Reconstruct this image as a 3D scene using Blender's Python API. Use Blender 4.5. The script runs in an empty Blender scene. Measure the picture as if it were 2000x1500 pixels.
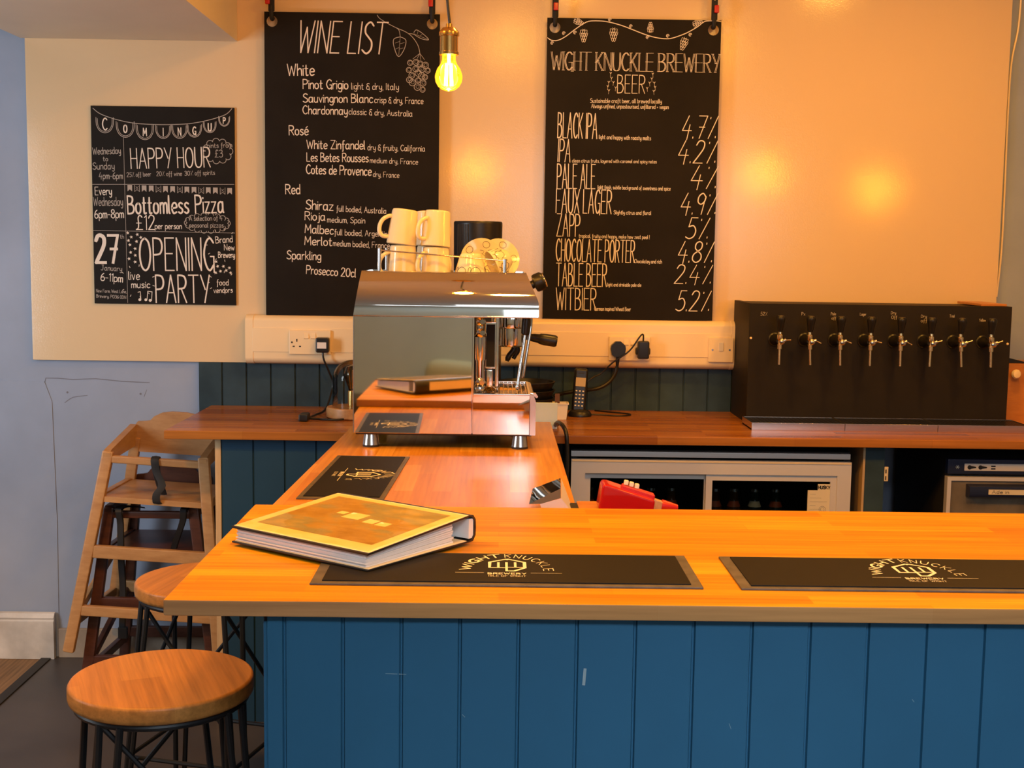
import bpy, bmesh, math, random
from mathutils import Vector, Matrix
random.seed(7)
PI = math.pi
R = math.radians
scene = bpy.context.scene
C = scene.collection

# ------------------------------------------------------------------ camera
cam_d = bpy.data.cameras.new('camera'); cam_d.sensor_width = 36; cam_d.lens = 44.1
cam = bpy.data.objects.new('camera', cam_d); C.objects.link(cam)
cam.matrix_world = Matrix(((0.9998437, -0.01299797, -0.01198466, 0), (-0.01055285, 0.10512263, -0.99440327, 0),
                           (0.01418508, 0.99437432, 0.10496904, 1.48), (0, 0, 0, 1)))
cam_d.clip_start = 0.05
scene.camera = cam

# ------------------------------------------------------------------ world, exposure
world = bpy.data.worlds.new('daylight'); scene.world = world; world.use_nodes = True
bg = world.node_tree.nodes['Background']; bg.inputs[0].default_value = (.62, .78, 1, 1); bg.inputs[1].default_value = 1.0
vs = scene.view_settings
vs.view_transform = 'Standard'; vs.look = 'None'; vs.gamma = 1; vs.use_curve_mapping = False
vs.exposure = 0.0

# ------------------------------------------------------------------ lights
def light(name, kind, loc, power, color, **kw):
    d = bpy.data.lights.new(name, kind); d.energy = power; d.color = color
    aim = kw.pop('aim', None)
    for k, v in kw.items(): setattr(d, k, v)
    o = bpy.data.objects.new(name, d); C.objects.link(o); o.location = loc
    if aim is not None:
        o.rotation_euler = (Vector(aim) - Vector(loc)).to_track_quat('-Z', 'Y').to_euler()
    return o
DAY = (.80, .90, 1.0)
WARM = (1.0, .44, .055)
# daylight: two added overhead lights on the customer side, two windows in the wall behind the viewer, one in the left wall
light('added_overhead_daylight', 'AREA', (.5, -.75, 2.66), 27, DAY, shape='RECTANGLE', size=1.5, size_y=.7, aim=(.5, 1.6, .1), spread=R(62))  # added lamp, narrowed to light the bar front and spare the back wall
light('added_overhead_daylight', 'AREA', (-.2, -1.35, 2.66), 9, DAY, shape='RECTANGLE', size=1.2, size_y=.5, aim=(-.3, -1.9, 0))  # added lamp that brightens the bench wall and cushion for the mirrored view
light('window_daylight', 'AREA', (.40, -2.20, 1.85), 9, DAY, shape='RECTANGLE', size=.7, size_y=1.0, aim=(.2, 4, 1.0))
light('window_daylight', 'AREA', (1.75, -2.20, 1.85), 9, DAY, shape='RECTANGLE', size=1.1, size_y=1.0, aim=(1.2, 4, 1.0))
light('window_daylight', 'AREA', (-2.9, 2.45, 1.45), 26, DAY, shape='RECTANGLE', size=.9, size_y=1.2, aim=(-1.1, 4.3, 1.25), spread=R(130))
# bulbs of the pendants
PENDANTS = [(-.113, 2.77, 1.862), (1.26, 2.77, 1.862), (1.80, 2.77, 1.80)]
for p in PENDANTS:
    light('pendant_glow', 'POINT', p, 12, WARM, shadow_soft_size=.03)
# warm downlights in the ceiling over the bar; the leftmost is added to warm the wall
for x, y, pw in ((.05, 1.70, 18), (1.15, 1.70, 18), (.3, 3.3, 12), (1.4, 3.3, 13), (-1.25, 2.1, 38)):
    light('warm_overhead_light', 'AREA', (x, y, 2.655), pw, (1, .46, .065), shape='DISK', size=.16)

# ------------------------------------------------------------------ helpers
class MB:
    """collects shapes that become ONE mesh object"""
    def __init__(s): s.v = []; s.f = []; s.mi = []; s.k = 0; s.flat = False
    def add(s, vs, fs, M=None):
        n = len(s.v)
        s.v += [tuple(M @ Vector(v)) for v in vs] if M is not None else [tuple(v) for v in vs]
        s.f += [tuple(i + n for i in f) for f in fs]; s.mi += [s.k] * len(fs)
        return s
    def bm(s, b, M=None):
        b.verts.index_update()
        s.add([v.co[:] for v in b.verts], [[v.index for v in f.verts] for f in b.faces], M); b.free(); return s
    def box(s, x0, x1, y0, y1, z0, z1, b=0, M=None, seg=2):
        if b:
            m = bmesh.new(); bmesh.ops.create_cube(m, size=1)
            for v in m.verts: v.co = Vector(((x0 + x1) / 2 + v.co.x * (x1 - x0), (y0 + y1) / 2 + v.co.y * (y1 - y0), (z0 + z1) / 2 + v.co.z * (z1 - z0)))
            bmesh.ops.bevel(m, geom=m.edges[:], offset=b, segments=seg, profile=.5, affect='EDGES')
            return s.bm(m, M)
        vs = [(x, y, z) for x in (x0, x1) for y in (y0, y1) for z in (z0, z1)]
        return s.add(vs, [(0, 1, 3, 2), (4, 6, 7, 5), (0, 4, 5, 1), (2, 3, 7, 6), (0, 2, 6, 4), (1, 5, 7, 3)], M)
    def beam(s, p0, p1, w, d, b=0, up=(0, 0, 1)):
        """bar of section w x d from p0 to p1"""
        p0, p1 = Vector(p0), Vector(p1); z = (p1 - p0); L = z.length; z.normalize()
        x = Vector(up).cross(z)
        if x.length < 1e-4: x = Vector((1, 0, 0))
        x.normalize(); y = z.cross(x)
        M = Matrix(((x.x, y.x, z.x, p0.x), (x.y, y.y, z.y, p0.y), (x.z, y.z, z.z, p0.z), (0, 0, 0, 1)))
        return s.box(-w / 2, w / 2, -d / 2, d / 2, 0, L, b, M)
    def lathe(s, prof, c=(0, 0, 0), n=28, M=None, sx=1, sy=1):
        """profile of (r, z) turned about the vertical through c"""
        T = Matrix.Translation(c) if M is None else M
        vs = []; fs = []; rows = []
        for r, z in prof:
            if r < 1e-6: rows.append([len(vs)]); vs.append((0, 0, z))
            else:
                rows.append(list(range(len(vs), len(vs) + n)))
                vs += [(sx * r * math.cos(2 * PI * i / n), sy * r * math.sin(2 * PI * i / n), z) for i in range(n)]
        for a, b in zip(rows, rows[1:]):
            for i in range(n):
                j = (i + 1) % n
                if len(a) == 1 and len(b) == 1: continue
                if len(a) == 1: fs.append((a[0], b[j], b[i]))
                elif len(b) == 1: fs.append((a[i], a[j], b[0]))
                else: fs.append((a[i], a[j], b[j], b[i]))
        return s.add(vs, fs, T)
    def cyl(s, p0, p1, r0, r1=None, n=20, caps=True):
        r1 = r0 if r1 is None else r1
        p0, p1 = Vector(p0), Vector(p1); d = p1 - p0; L = d.length
        M = Matrix.Translation(p0) @ d.to_track_quat('Z', 'Y').to_matrix().to_4x4()
        prof = [(r0, 0), (r1, L)]
        if caps: prof = [(0, 0)] + prof + [(0, L)]
        return s.lathe(prof, n=n, M=M)
    def axis(s, prof, p, d, n=24):
        """profile turned about the direction d from the point p"""
        M = Matrix.Translation(p) @ Vector(d).to_track_quat('Z', 'Y').to_matrix().to_4x4()
        return s.lathe(prof, n=n, M=M)
    def tube(s, pts, r, n=10, smooth=0, closed=False):
        pts = [Vector(p) for p in pts]
        if smooth: pts = catmull(pts, smooth, closed)
        m = len(pts); fr = None; rows = []; vs = []; fs = []
        for i, p in enumerate(pts):
            a = pts[i - 1] if (i or closed) else p; b = pts[(i + 1) % m] if (i < m - 1 or closed) else p
            t = (b - a).normalized()
            if fr is None: fr = t.orthogonal().normalized()
            else: fr = (fr - t * fr.dot(t)).normalized()
            bn = t.cross(fr); ri = r[min(len(r) - 1, round(i * (len(r) - 1) / max(m - 1, 1)))] if isinstance(r, (list, tuple)) else r
            vs += [tuple(p + ri * (math.cos(2 * PI * k / n) * fr + math.sin(2 * PI * k / n) * bn)) for k in range(n)]
        for i in range(m if closed else m - 1):
            j = (i + 1) % m
            for k in range(n):
                l = (k + 1) % n
                fs.append((i * n + k, i * n + l, j * n + l, j * n + k))
        if not closed: fs += [tuple(reversed(range(n))), tuple(range((m - 1) * n, m * n))]
        return s.add(vs, fs)
    def prism(s, poly, o, u, v, w):
        """polygon in the plane (u, v) at o, extruded by the vector w"""
        o, u, v, w = map(Vector, (o, u, v, w)); n = len(poly)
        a = [o + u * p[0] + v * p[1] for p in poly]
        return s.add([tuple(p) for p in a] + [tuple(p + w) for p in a],
                     [tuple(range(n))[::-1], tuple(range(n, 2 * n))] + [(i, (i + 1) % n, (i + 1) % n + n, i + n) for i in range(n)])
    def sheet(s, o, u, v):
        o, u, v = map(Vector, (o, u, v))
        return s.add([tuple(o), tuple(o + u), tuple(o + u + v), tuple(o + v)], [(0, 1, 2, 3)])
    def build(s, name, mats, parent=None, smooth=40):
        me = bpy.data.meshes.new(name); me.from_pydata(s.v, [], s.f)
        mats = mats if isinstance(mats, (list, tuple)) else [mats]
        for m in mats: me.materials.append(m)
        me.polygons.foreach_set('material_index', s.mi)
        if s.flat: smooth = 0
        b = bmesh.new(); b.from_mesh(me)
        if not s.flat: bmesh.ops.recalc_face_normals(b, faces=b.faces[:]); b.to_mesh(me); b.free()
        me.polygons.foreach_set('use_smooth', [not s.flat] * len(me.polygons))
        if not s.flat: me.set_sharp_from_angle(angle=R(smooth))
        me.update()
        o = bpy.data.objects.new(name, me); C.objects.link(o)
        if not s.flat: o.modifiers.new('weighted_normals', 'WEIGHTED_NORMAL').keep_sharp = True
        if parent is not None:
            o.parent = parent
            t = top(parent)
            if t.get('_w'): me.transform(Matrix.Translation(-Vector(t.location)))
        return o

def top(o):
    while o.parent is not None: o = o.parent
    return o
def catmull(p, k, closed=False):
    p = [Vector(q) for q in p]; out = []; n = len(p)
    for i in range(n if closed else n - 1):
        if closed: a, b, c, d = p[i - 1], p[i], p[(i + 1) % n], p[(i + 2) % n]
        else: a, b, c, d = p[max(i - 1, 0)], p[i], p[i + 1], p[min(i + 2, n - 1)]
        for j in range(k):
            t = j / k
            out.append(.5 * (2 * b + (c - a) * t + (2 * a - 5 * b + 4 * c - d) * t * t + (3 * b - a - 3 * c + d) * t ** 3))
    if not closed: out.append(p[-1])
    return out
def tag(o, label, cat, group=None):
    o['label'] = label; o['category'] = cat
    if group: o['group'] = group
    return o
def thing(name, label, cat, loc=(0, 0, 0), rz=0, group=None, world=True, rot=None):
    """Empty at the base of a thing; with world=True its parts are drawn in room coordinates"""
    o = bpy.data.objects.new(name, None); C.objects.link(o); o.location = loc
    o.empty_display_size = .05
    if world: o['_w'] = 1
    else: o.rotation_euler = rot or (0, 0, rz)
    return tag(o, label, cat, group)
def single(o, loc):
    """move the origin of a one-mesh thing to loc without moving its shape"""
    o.data.transform(Matrix.Translation(-Vector(loc))); o.location = loc; return o
def struct(name, mb, mats, smooth=40):
    o = mb.build(name, mats, smooth=smooth); o['kind'] = 'structure'; return o
def dup(root, loc, label=None, group=None, rz=None):
    r = root.copy(); C.objects.link(r); r.location = loc
    if rz is not None: r.rotation_euler = (0, 0, rz)
    if label: r['label'] = label
    if group: r['group'] = group
    for ch in list(root.children):
        c = ch.copy(); C.objects.link(c); c.parent = r
        for g in list(ch.children):
            d = g.copy(); C.objects.link(d); d.parent = c
    return r

# ------------------------------------------------------------------ materials
def mat(name, color=(.8, .8, .8), rough=.5, metal=0, **kw):
    m = bpy.data.materials.new(name); m.use_nodes = True
    b = m.node_tree.nodes['Principled BSDF']
    b.inputs['Base Color'].default_value = (*color, 1); b.inputs['Roughness'].default_value = rough; b.inputs['Metallic'].default_value = metal
    for k, v in kw.items(): b.inputs[k].default_value = v
    return m
def nd(m, t, **kw):
    n = m.node_tree.nodes.new(t)
    for k, v in kw.items(): setattr(n, k, v)
    return n
def lk(m, a, b): m.node_tree.links.new(a, b)
def bsdf(m): return m.node_tree.nodes['Principled BSDF']
def coords(m, scale=(1, 1, 1), rot=(0, 0, 0), loc=(0, 0, 0)):
    tc = nd(m, 'ShaderNodeTexCoord'); mp = nd(m, 'ShaderNodeMapping')
    mp.inputs['Scale'].default_value = scale; mp.inputs['Rotation'].default_value = rot; mp.inputs['Location'].default_value = loc
    lk(m, tc.outputs['Object'], mp.inputs['Vector']); return mp.outputs[0]
def noise(m, vec, scale, detail=4, rough=.55):
    n = nd(m, 'ShaderNodeTexNoise'); n.inputs['Scale'].default_value = scale; n.inputs['Detail'].default_value = detail; n.inputs['Roughness'].default_value = rough
    lk(m, vec, n.inputs['Vector']); return n.outputs['Fac']
def ramp(m, fac, stops):
    r = nd(m, 'ShaderNodeValToRGB'); e = r.color_ramp.elements
    while len(e) < len(stops): e.new(.5)
    for el, (p, c) in zip(e, stops): el.position = p; el.color = (*c, 1) if len(c) == 3 else c
    lk(m, fac, r.inputs[0]); return r.outputs[0]
def mixc(m, a, b, fac, mode='MIX'):
    n = nd(m, 'ShaderNodeMix', data_type='RGBA', blend_type=mode)
    for s, v in ((n.inputs[6], a), (n.inputs[7], b), (n.inputs[0], fac)):
        if hasattr(v, 'links'): lk(m, v, s)
        else: s.default_value = v if isinstance(v, float) else (*v, 1)
    return n.outputs[2]
def bump(m, h, strength=.2, dist=.002):
    n = nd(m, 'ShaderNodeBump'); n.inputs['Strength'].default_value = strength; n.inputs['Distance'].default_value = dist
    lk(m, h, n.inputs['Height']); lk(m, n.outputs[0], bsdf(m).inputs['Normal'])
def speckled(name, color, rough=.5, var=.12, scale=6, bstr=0, bscale=60, bdist=.002, **kw):
    """paint or plaster: faint mottling and a grain"""
    m = mat(name, color, rough, **kw); v = coords(m)
    f = noise(m, v, scale, 5)
    lk(m, ramp(m, f, [(.3, tuple(c * (1 - var) for c in color)), (.7, tuple(min(1, c * (1 + var)) for c in color))]), bsdf(m).inputs['Base Color'])
    if bstr: bump(m, noise(m, v, bscale, 3), bstr, bdist)
    return m
def staves(name, tones, length, width, rough=.35, along='x', grain=.25, bumps=.05, spec=.25):
    """glued hardwood staves"""
    m = mat(name, tones[0], rough, **{'Specular IOR Level': spec})
    v = coords(m, rot=(0, 0, 0) if along == 'x' else (0, 0, PI / 2))
    br = nd(m, 'ShaderNodeTexBrick'); br.offset = .37; br.offset_frequency = 2
    for k, val in (('Scale', 1.0), ('Brick Width', length), ('Row Height', width), ('Mortar Size', .0005), ('Bias', 0.0)): br.inputs[k].default_value = val
    br.inputs['Color1'].default_value = (0, 0, 0, 1); br.inputs['Color2'].default_value = (1, 1, 1, 1); br.inputs['Mortar'].default_value = (.1, .1, .1, 1)
    lk(m, v, br.inputs['Vector'])
    n = len(tones)
    base = ramp(m, br.outputs['Color'], [(i / (n - 1), t) for i, t in enumerate(tones)])
    g = noise(m, coords(m, scale=(3, 90, 90) if along == 'x' else (90, 3, 90)), 1.0, 6, .6)
    gr = ramp(m, g, [(.3, (1 - grain,) * 3), (.7, (1 + grain * .3,) * 3)])
    lk(m, mixc(m, base, gr, 1.0, 'MULTIPLY'), bsdf(m).inputs['Base Color'])
    bump(m, g, bumps, .001)
    return m
def grained(name, c0, c1, rough=.45, axis=(60, 60, 4), scale=1.0, bstr=.06):
    """one piece of wood, grain along the small axis factor"""
    m = mat(name, c0, rough); g = noise(m, coords(m, scale=axis), scale, 6, .62)
    lk(m, ramp(m, g, [(.3, c0), (.68, c1)]), bsdf(m).inputs['Base Color']); bump(m, g, bstr, .001); return m

M = {}
M['wall'] = speckled('painted_plaster', (.34, .40, .52), .75, .10, 3.0, .25, 9, .004)
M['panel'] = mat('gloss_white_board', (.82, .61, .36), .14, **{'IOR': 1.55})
_v = coords(M['panel'])
_b = nd(M['panel'], 'ShaderNodeMath', operation='ADD'); lk(M['panel'], noise(M['panel'], _v, 260, 2), _b.inputs[0]); lk(M['panel'], noise(M['panel'], _v, 7, 3), _b.inputs[1])
bump(M['panel'], _b.outputs[0], .08, .0025)
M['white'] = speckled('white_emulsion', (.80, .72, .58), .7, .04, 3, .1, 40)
M['cream_plastic'] = mat('cream_plastic', (.95, .76, .47), .32)
M['skirting'] = speckled('worn_white_gloss', (.66, .62, .56), .45, .22, 9, .2, 25)
M['skirting2'] = speckled('bare_wood_board', (.36, .29, .22), .6, .25, 7, .1, 30)
M['tg_wall'] = speckled('dark_blue_green_paint', (.034, .062, .078), .5, .25, 9, .1, 60, **{'Specular IOR Level': .2})
M['tg_base'] = speckled('blue_satin_paint', (.019, .088, .165), .45, .06, 4, .06, 90, **{'Specular IOR Level': .22})
M['tg_dark'] = speckled('navy_satin_paint', (.018, .055, .10), .45, .06, 4, .06, 90, **{'Specular IOR Level': .2})
M['bar'] = staves('beech_staves', [(.54, .19, .004), (.68, .29, .009), (.60, .24, .006), (.76, .36, .014)], .46, .041, .42, grain=.36, spec=.12)
M['pen'] = staves('beech_staves_lengthwise', [(.50, .18, .012), (.64, .27, .026), (.56, .22, .016), (.70, .33, .045)], .34, .043, .26, 'y')
M['back'] = staves('dark_oiled_staves', [(.27, .088, .020), (.42, .160, .034), (.32, .112, .026), (.46, .19, .042)], .42, .042, .26, spec=.22)
M['bar_edge'] = staves('beech_edge_daylit', [(.34, .165, .055), (.44, .235, .090), (.38, .195, .070), (.40, .20, .085)], .40, .5, .5, spec=.15)  # browner edge wood, its daylit tone put into the colour
M['runner'] = mat('black_runner_rubber', (.011, .0085, .0065), .6, **{'Specular IOR Level': .12})
M['oak'] = grained('light_oak', (.42, .20, .065), (.62, .33, .12), .42, (40, 6, 40))
M['stool'] = staves('stool_top_wood', [(.40, .165, .038), (.52, .235, .060), (.46, .195, .048)], .9, .075, .38, 'y', .35)
M['chair_light'] = grained('light_rubberwood', (.38, .19, .070), (.50, .28, .115), .42, (14, 14, 50))
M['chair_dark'] = grained('dark_mahogany_stain', (.046, .014, .008), (.090, .030, .016), .35, (14, 14, 50))
M['ply'] = grained('raw_plywood_edge', (.50, .33, .16), (.62, .44, .24), .6, (60, 60, 8))
M['orange_wood'] = grained('varnished_pine', (.46, .16, .025), (.60, .24, .045), .35, (8, 40, 40))
M['board'] = speckled('chalkboard_black', (.015, .0115, .008), .55, .25, 5, **{'Specular IOR Level': .11})
M['chalk'] = mat('chalk_pen_white', (.84, .76, .66), .8)
M['chalk_dim'] = mat('chalk_pen_grey', (.46, .41, .36), .85)
M['black'] = mat('black_plastic', (.012, .011, .011), .35)
M['black_matt'] = speckled('black_matt_board', (.020, .016, .013), .55, .12, 8, **{'Specular IOR Level': .16})
M['void'] = mat('dark_interior', (.012, .011, .011), .8)
M['iron'] = mat('black_powder_coat', (.014, .015, .017), .40, .3)
M['strap'] = mat('black_webbing', (.010, .010, .011), .7)
M['rubber'] = mat('black_rubber', (.02, .018, .016), .6)
M['rubber_edge'] = speckled('worn_rubber_border', (.085, .066, .046), .55, .3, 40)
M['mirror'] = mat('mirror_steel', (.80, .78, .74), .03, 1)
M['chrome'] = mat('chrome', (.82, .80, .77), .08, 1)
M['steel'] = mat('brushed_steel', (.72, .69, .65), .22, 1)
M['alu'] = mat('satin_aluminium', (.86, .80, .74), .42, .35)
M['brass'] = mat('brass', (.80, .50, .16), .20, 1)
M['tapbrass'] = mat('polished_tap_metal', (.98, .80, .46), .22, 1)
M['china'] = mat('white_glazed_china', (.84, .74, .50), .12)
M['ink'] = mat('black_ink', (.02, .018, .018), .6)
M['red'] = mat('red_plastic', (.55, .012, .008), .3)
M['paper'] = speckled('white_paper', (.80, .78, .76), .7, .03, 30)
M['cream'] = mat('cream_card', (.80, .66, .42), .6)
M['card'] = mat('pale_blue_card', (.66, .84, 1.0), .6)
M['olive'] = speckled('grey_olive_paint', (.62, .75, .72), .7, .05, 3)
M['cushion'] = mat('pale_green_cloth', (.66, .68, .42), .9)
M['benchwood'] = grained('dark_bench_wood', (.07, .04, .012), (.11, .065, .02), .5, (6, 40, 40))
M['floor'] = speckled('grey_vinyl', (.062, .056, .056), .42, .25, 2.6, .05, 20)
M['planks'] = staves('worn_floorboards', [(.22, .13, .065), (.30, .18, .09), (.26, .15, .075)], 1.3, .12, .6, 'y', .5)
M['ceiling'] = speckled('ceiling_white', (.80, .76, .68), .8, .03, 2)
M['navy_plastic'] = mat('navy_plastic', (.012, .018, .055), .35)
M['darksteel'] = speckled('stained_dark_steel', (.20, .165, .115), .38, .35, 9, metallic=0) if False else speckled('stained_dark_steel', (.17, .14, .10), .38, .35, 12)
M['label'] = mat('cream_label', (.82, .72, .50), .6)
M['screen'] = mat('amber_display', (.50, .36, .06), .3)
M['tea'] = mat('brown_paper', (.14, .06, .03), .8)

def emissive(name, col, strength):
    m = mat(name, col, .4); bsdf(m).inputs['Emission Color'].default_value = (*col, 1); bsdf(m).inputs['Emission Strength'].default_value = strength; return m
M['filament'] = emissive('lit_filament', (1, .86, .50), 60)
def thin_glass(name, tint, rough=.02, ior=.25, glow=0, gcol=(1, .6, .1)):
    """thin-walled glass: see-through with a sheen at the rim"""
    m = bpy.data.materials.new(name); m.use_nodes = True; nt = m.node_tree; nt.nodes.clear()
    out = nt.nodes.new('ShaderNodeOutputMaterial'); tr = nt.nodes.new('ShaderNodeBsdfTransparent'); gl = nt.nodes.new('ShaderNodeBsdfGlossy')
    lw = nt.nodes.new('ShaderNodeLayerWeight'); mx = nt.nodes.new('ShaderNodeMixShader')
    tr.inputs[0].default_value = (*tint, 1); gl.inputs['Roughness'].default_value = rough; lw.inputs[0].default_value = ior
    nt.links.new(lw.outputs['Fresnel'], mx.inputs[0]); nt.links.new(tr.outputs[0], mx.inputs[1]); nt.links.new(gl.outputs[0], mx.inputs[2])
    last = mx.outputs[0]
    if glow:
        em = nt.nodes.new('ShaderNodeEmission'); em.inputs[0].default_value = (*gcol, 1); em.inputs[1].default_value = glow
        ad = nt.nodes.new('ShaderNodeAddShader'); nt.links.new(last, ad.inputs[0]); nt.links.new(em.outputs[0], ad.inputs[1]); last = ad.outputs[0]
    nt.links.new(last, out.inputs[0]); return m
M['glass'] = thin_glass('clear_glass', (.93, .95, .94))
M['glass_dim'] = thin_glass('fridge_glass', (.62, .66, .66), .03, .3)
M['bulb_lit'] = thin_glass('lit_amber_bulb', (1, .74, .20), .03, .25, .75, (1, .45, .02))
M['bulb_amber'] = thin_glass('amber_bulb', (.86, .66, .36), .03, .35)
M['sleeve'] = thin_glass('clear_sleeve', (.97, .96, .94), .06, .16)
M['redglass'] = mat('translucent_red_plastic', (.62, .012, .012), .12, **{'Transmission Weight': .35, 'IOR': 1.3})
M['bottle'] = mat('brown_bottle_glass', (.10, .035, .01), .08)
M['bottle_dark'] = mat('dark_bottle_glass', (.02, .03, .02), .08)
M['bottle_label'] = mat('orange_bottle_label', (.50, .10, .03), .5)

# ------------------------------------------------------------------ single-stroke lettering
G = {
'A': '0,0 3,10 6,0;1.1,3.6 4.9,3.6', 'B': '0,0 0,10;~0,10 3.6,9.5 4.3,7.6 3,5.7 0,5.3;~0,5.3 4,4.9 5.3,2.6 3.8,.4 0,0',
'C': '~5.3,8.5 3.4,10 1.2,8.6 0,5 1.2,1.4 3.4,0 5.4,1.4', 'D': '0,0 0,10;~0,10 3.4,9.2 5.4,5 3.4,.8 0,0', 'E': '4.8,10 0,10 0,0 4.8,0;0,5.2 4,5.2',
'F': '4.8,10 0,10 0,0;0,5.2 3.9,5.2', 'G': '~5.4,8.5 3.4,10 1.2,8.6 0,5 1.2,1.4 3.2,0 5.4,1.8;3.6,4.3 5.5,4.3 5.5,-.6', 'H': '0,0 0,10;5,0 5,10;0,5 5,5',
'I': '0,0 0,10', 'J': '~3.6,10 3.6,2.4 2,0 0,1;1.4,10 5,10', 'K': '0,0 0,10;4.8,10 0,4.5;1.2,5.6 5.1,0', 'L': '0,10 0,0 4.4,0', 'M': '0,0 .5,10 3.2,3 5.9,10 6.4,0',
'N': '0,0 0,10 5.2,0 5.2,10', 'O': '~3,10 .9,8.6 0,5 .9,1.4 3,0 5.1,1.4 6,5 5.1,8.6 3,10', 'P': '0,0 0,10;~0,10 3.8,9.6 5,7.4 3.8,5.2 0,4.8', 'Q': '~3,10 .9,8.6 0,5 .9,1.4 3,0 5.1,1.4 6,5 5.1,8.6 3,10;4,2 6,-.6',
'R': '0,0 0,10;~0,10 3.8,9.6 5,7.5 3.8,5.4 0,5;2,5 5.2,0', 'S': '~5,8.8 3,10 .8,8.8 .8,6.7 2.8,5.2 4.8,3.7 4.9,1.4 2.6,0 0,1.2', 'T': '0,10 6,10;3,10 3,0',
'U': '~0,10 0,3.4 .9,.7 2.7,0 4.5,.7 5.4,3.4 5.4,10', 'V': '0,10 2.8,0 5.6,10', 'W': '0,10 1.9,0 3.9,8 5.9,0 7.8,10', 'X': '0,0 5.4,10;0,10 5.4,0', 'Y': '0,10 2.8,4.8;5.6,10 2.4,0', 'Z': '0,10 5.2,10 0,0 5.3,0',
'a': '~4,5.2 2.2,6 .4,4.8 .2,1.4 1.6,0 3.2,.8 4,2.4;~4,6 4,1.2 4.6,0', 'b': '0,10 0,0;~0,4.4 1.8,6 3.8,5 4,1.4 2.2,0 0,1.2', 'c': '~3.8,5.2 2.2,6 .5,4.8 .2,1.6 1.8,0 3.8,.9',
'd': '4,10 4,0;~4,4.6 2.2,6 .4,4.8 .2,1.4 1.8,0 4,1.4', 'e': '~.2,3 4,3.4 3.6,5.4 2.1,6 .5,4.8 .2,2 1.6,0 4,.8', 'f': '~3,9.6 1.6,9.4 1.2,7 1.2,-1.6 .4,-2.6;0,5.6 3,5.6', 'g': '~4,5.2 2.2,6 .4,4.8 .3,1.8 2,.4 4,2;~4,6 4,-1.6 2.4,-3 .4,-2.2',
'h': '0,10 0,0;~0,4.2 1.8,6 3.6,5 3.8,0', 'i': '0,6 0,0;0,8 0,8.5', 'j': '~1.4,6 1.4,-1.6 0,-2.8;1.4,8 1.4,8.5', 'k': '0,10 0,0;3.4,6 0,2.6;1,3.4 3.6,0', 'l': '~0,10 0,1.4 .8,0', 'm': '0,6 0,0;~0,4.4 1.4,6 2.7,5 2.8,0;~2.8,4.4 4.2,6 5.5,5 5.6,0',
'n': '0,6 0,0;~0,4.2 1.8,6 3.5,5 3.7,0', 'o': '~2,6 .4,5 0,3 .4,1 2,0 3.6,1 4,3 3.6,5 2,6', 'p': '0,6 0,-3;~0,4.6 1.8,6 3.8,5 4,1.6 2.2,0 0,1.2', 'q': '4,6 4,-3;~4,4.8 2.2,6 .4,4.8 .2,1.4 1.8,0 4,1.4', 'r': '0,6 0,0;~0,3.8 1.2,5.6 2.8,5.8',
's': '~3.4,5.3 1.8,6 .4,5 1,3.6 2.8,2.6 3.4,1.2 1.8,0 0,.8', 't': '~1.2,9 1.2,1.2 2,0 3,.4;0,6 2.8,6', 'u': '~0,6 0,1.8 1.4,0 3.2,.8 3.8,2.6;3.8,6 3.8,0', 'v': '0,6 1.9,0 3.8,6', 'w': '0,6 1.3,0 2.8,5 4.3,0 5.6,6', 'x': '0,0 3.6,6;0,6 3.6,0',
'y': '~0,6 .4,2.2 2,.8 3.8,2.6;~3.9,6 3.8,-1 2.4,-3 .6,-2.2', 'z': '0,6 3.6,6 0,0 3.8,0',
'0': '~2.6,10 .8,8.6 0,5 .8,1.4 2.6,0 4.4,1.4 5.2,5 4.4,8.6 2.6,10', '1': '.0,8.4 1.6,10 1.6,0', '2': '~.2,8 1.2,9.7 2.8,10 4.4,9 4.4,6.6 2.6,3.6 0,0;0,0 5,0', '3': '~.2,8.8 2.4,10 4.3,8.8 4,6.4 1.8,5.4;~1.8,5.4 4.6,4.6 4.8,1.6 2.6,0 0,1', '4': '2.6,10 0,3.4 5.4,3.4;4,6 3.6,-.6',
'5': '4.8,10 1.4,10 .8,5.6;~.8,5.6 3.2,6.2 4.9,4 4.4,1.2 2.2,0 0,.8', '6': '~4,9.6 1.6,7.6 .2,3.6 .8,.8 2.6,0 4.6,1 4.8,3.6 3,5.2 .6,3.8', '7': '0,10 5,10 2.2,0;1.2,5 4.4,5', '8': '~2.6,5.4 .8,6.8 .8,9 2.6,10 4.4,9 4.4,6.8 2.6,5.4 .4,3.8 .2,1.4 2.6,0 5,1.4 4.8,3.8 2.6,5.4', '9': '~4.4,8.4 2.6,10 .6,8.6 .5,6 2.4,4.8 4.2,6.2 4.6,8.4;4.5,8.6 3.6,0',
'&': '~4.4,8.6 2.6,9.6 .8,8.2 1.2,6.4 3.4,5.4;~3.4,5.4 .4,4.4 .4,1 2.6,0 4.4,1.4;4,4.4 4.4,-1', '.': '0,0 0,.6', ',': '.4,.6 0,-1.4', '-': '0,4 3,4', '%': '4.8,10 1,0;.4,8.8 .4,9.4;5.2,.4 5.2,1', '£': '~5,8.6 3.4,10 1.8,8.4 2,4 1.6,1 0,0;0,0 5.2,0;.4,4.6 4.2,4.6', '!': '0,3 0,10;0,0 0,.6', '+': '0,3.5 3,3.5;1.5,2 1.5,5', "'": '0,10 0,8',
'é': '~.2,3 4,3.4 3.6,5.4 2.1,6 .5,4.8 .2,2 1.6,0 4,.8;1.6,7.4 3.2,9'}
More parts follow.
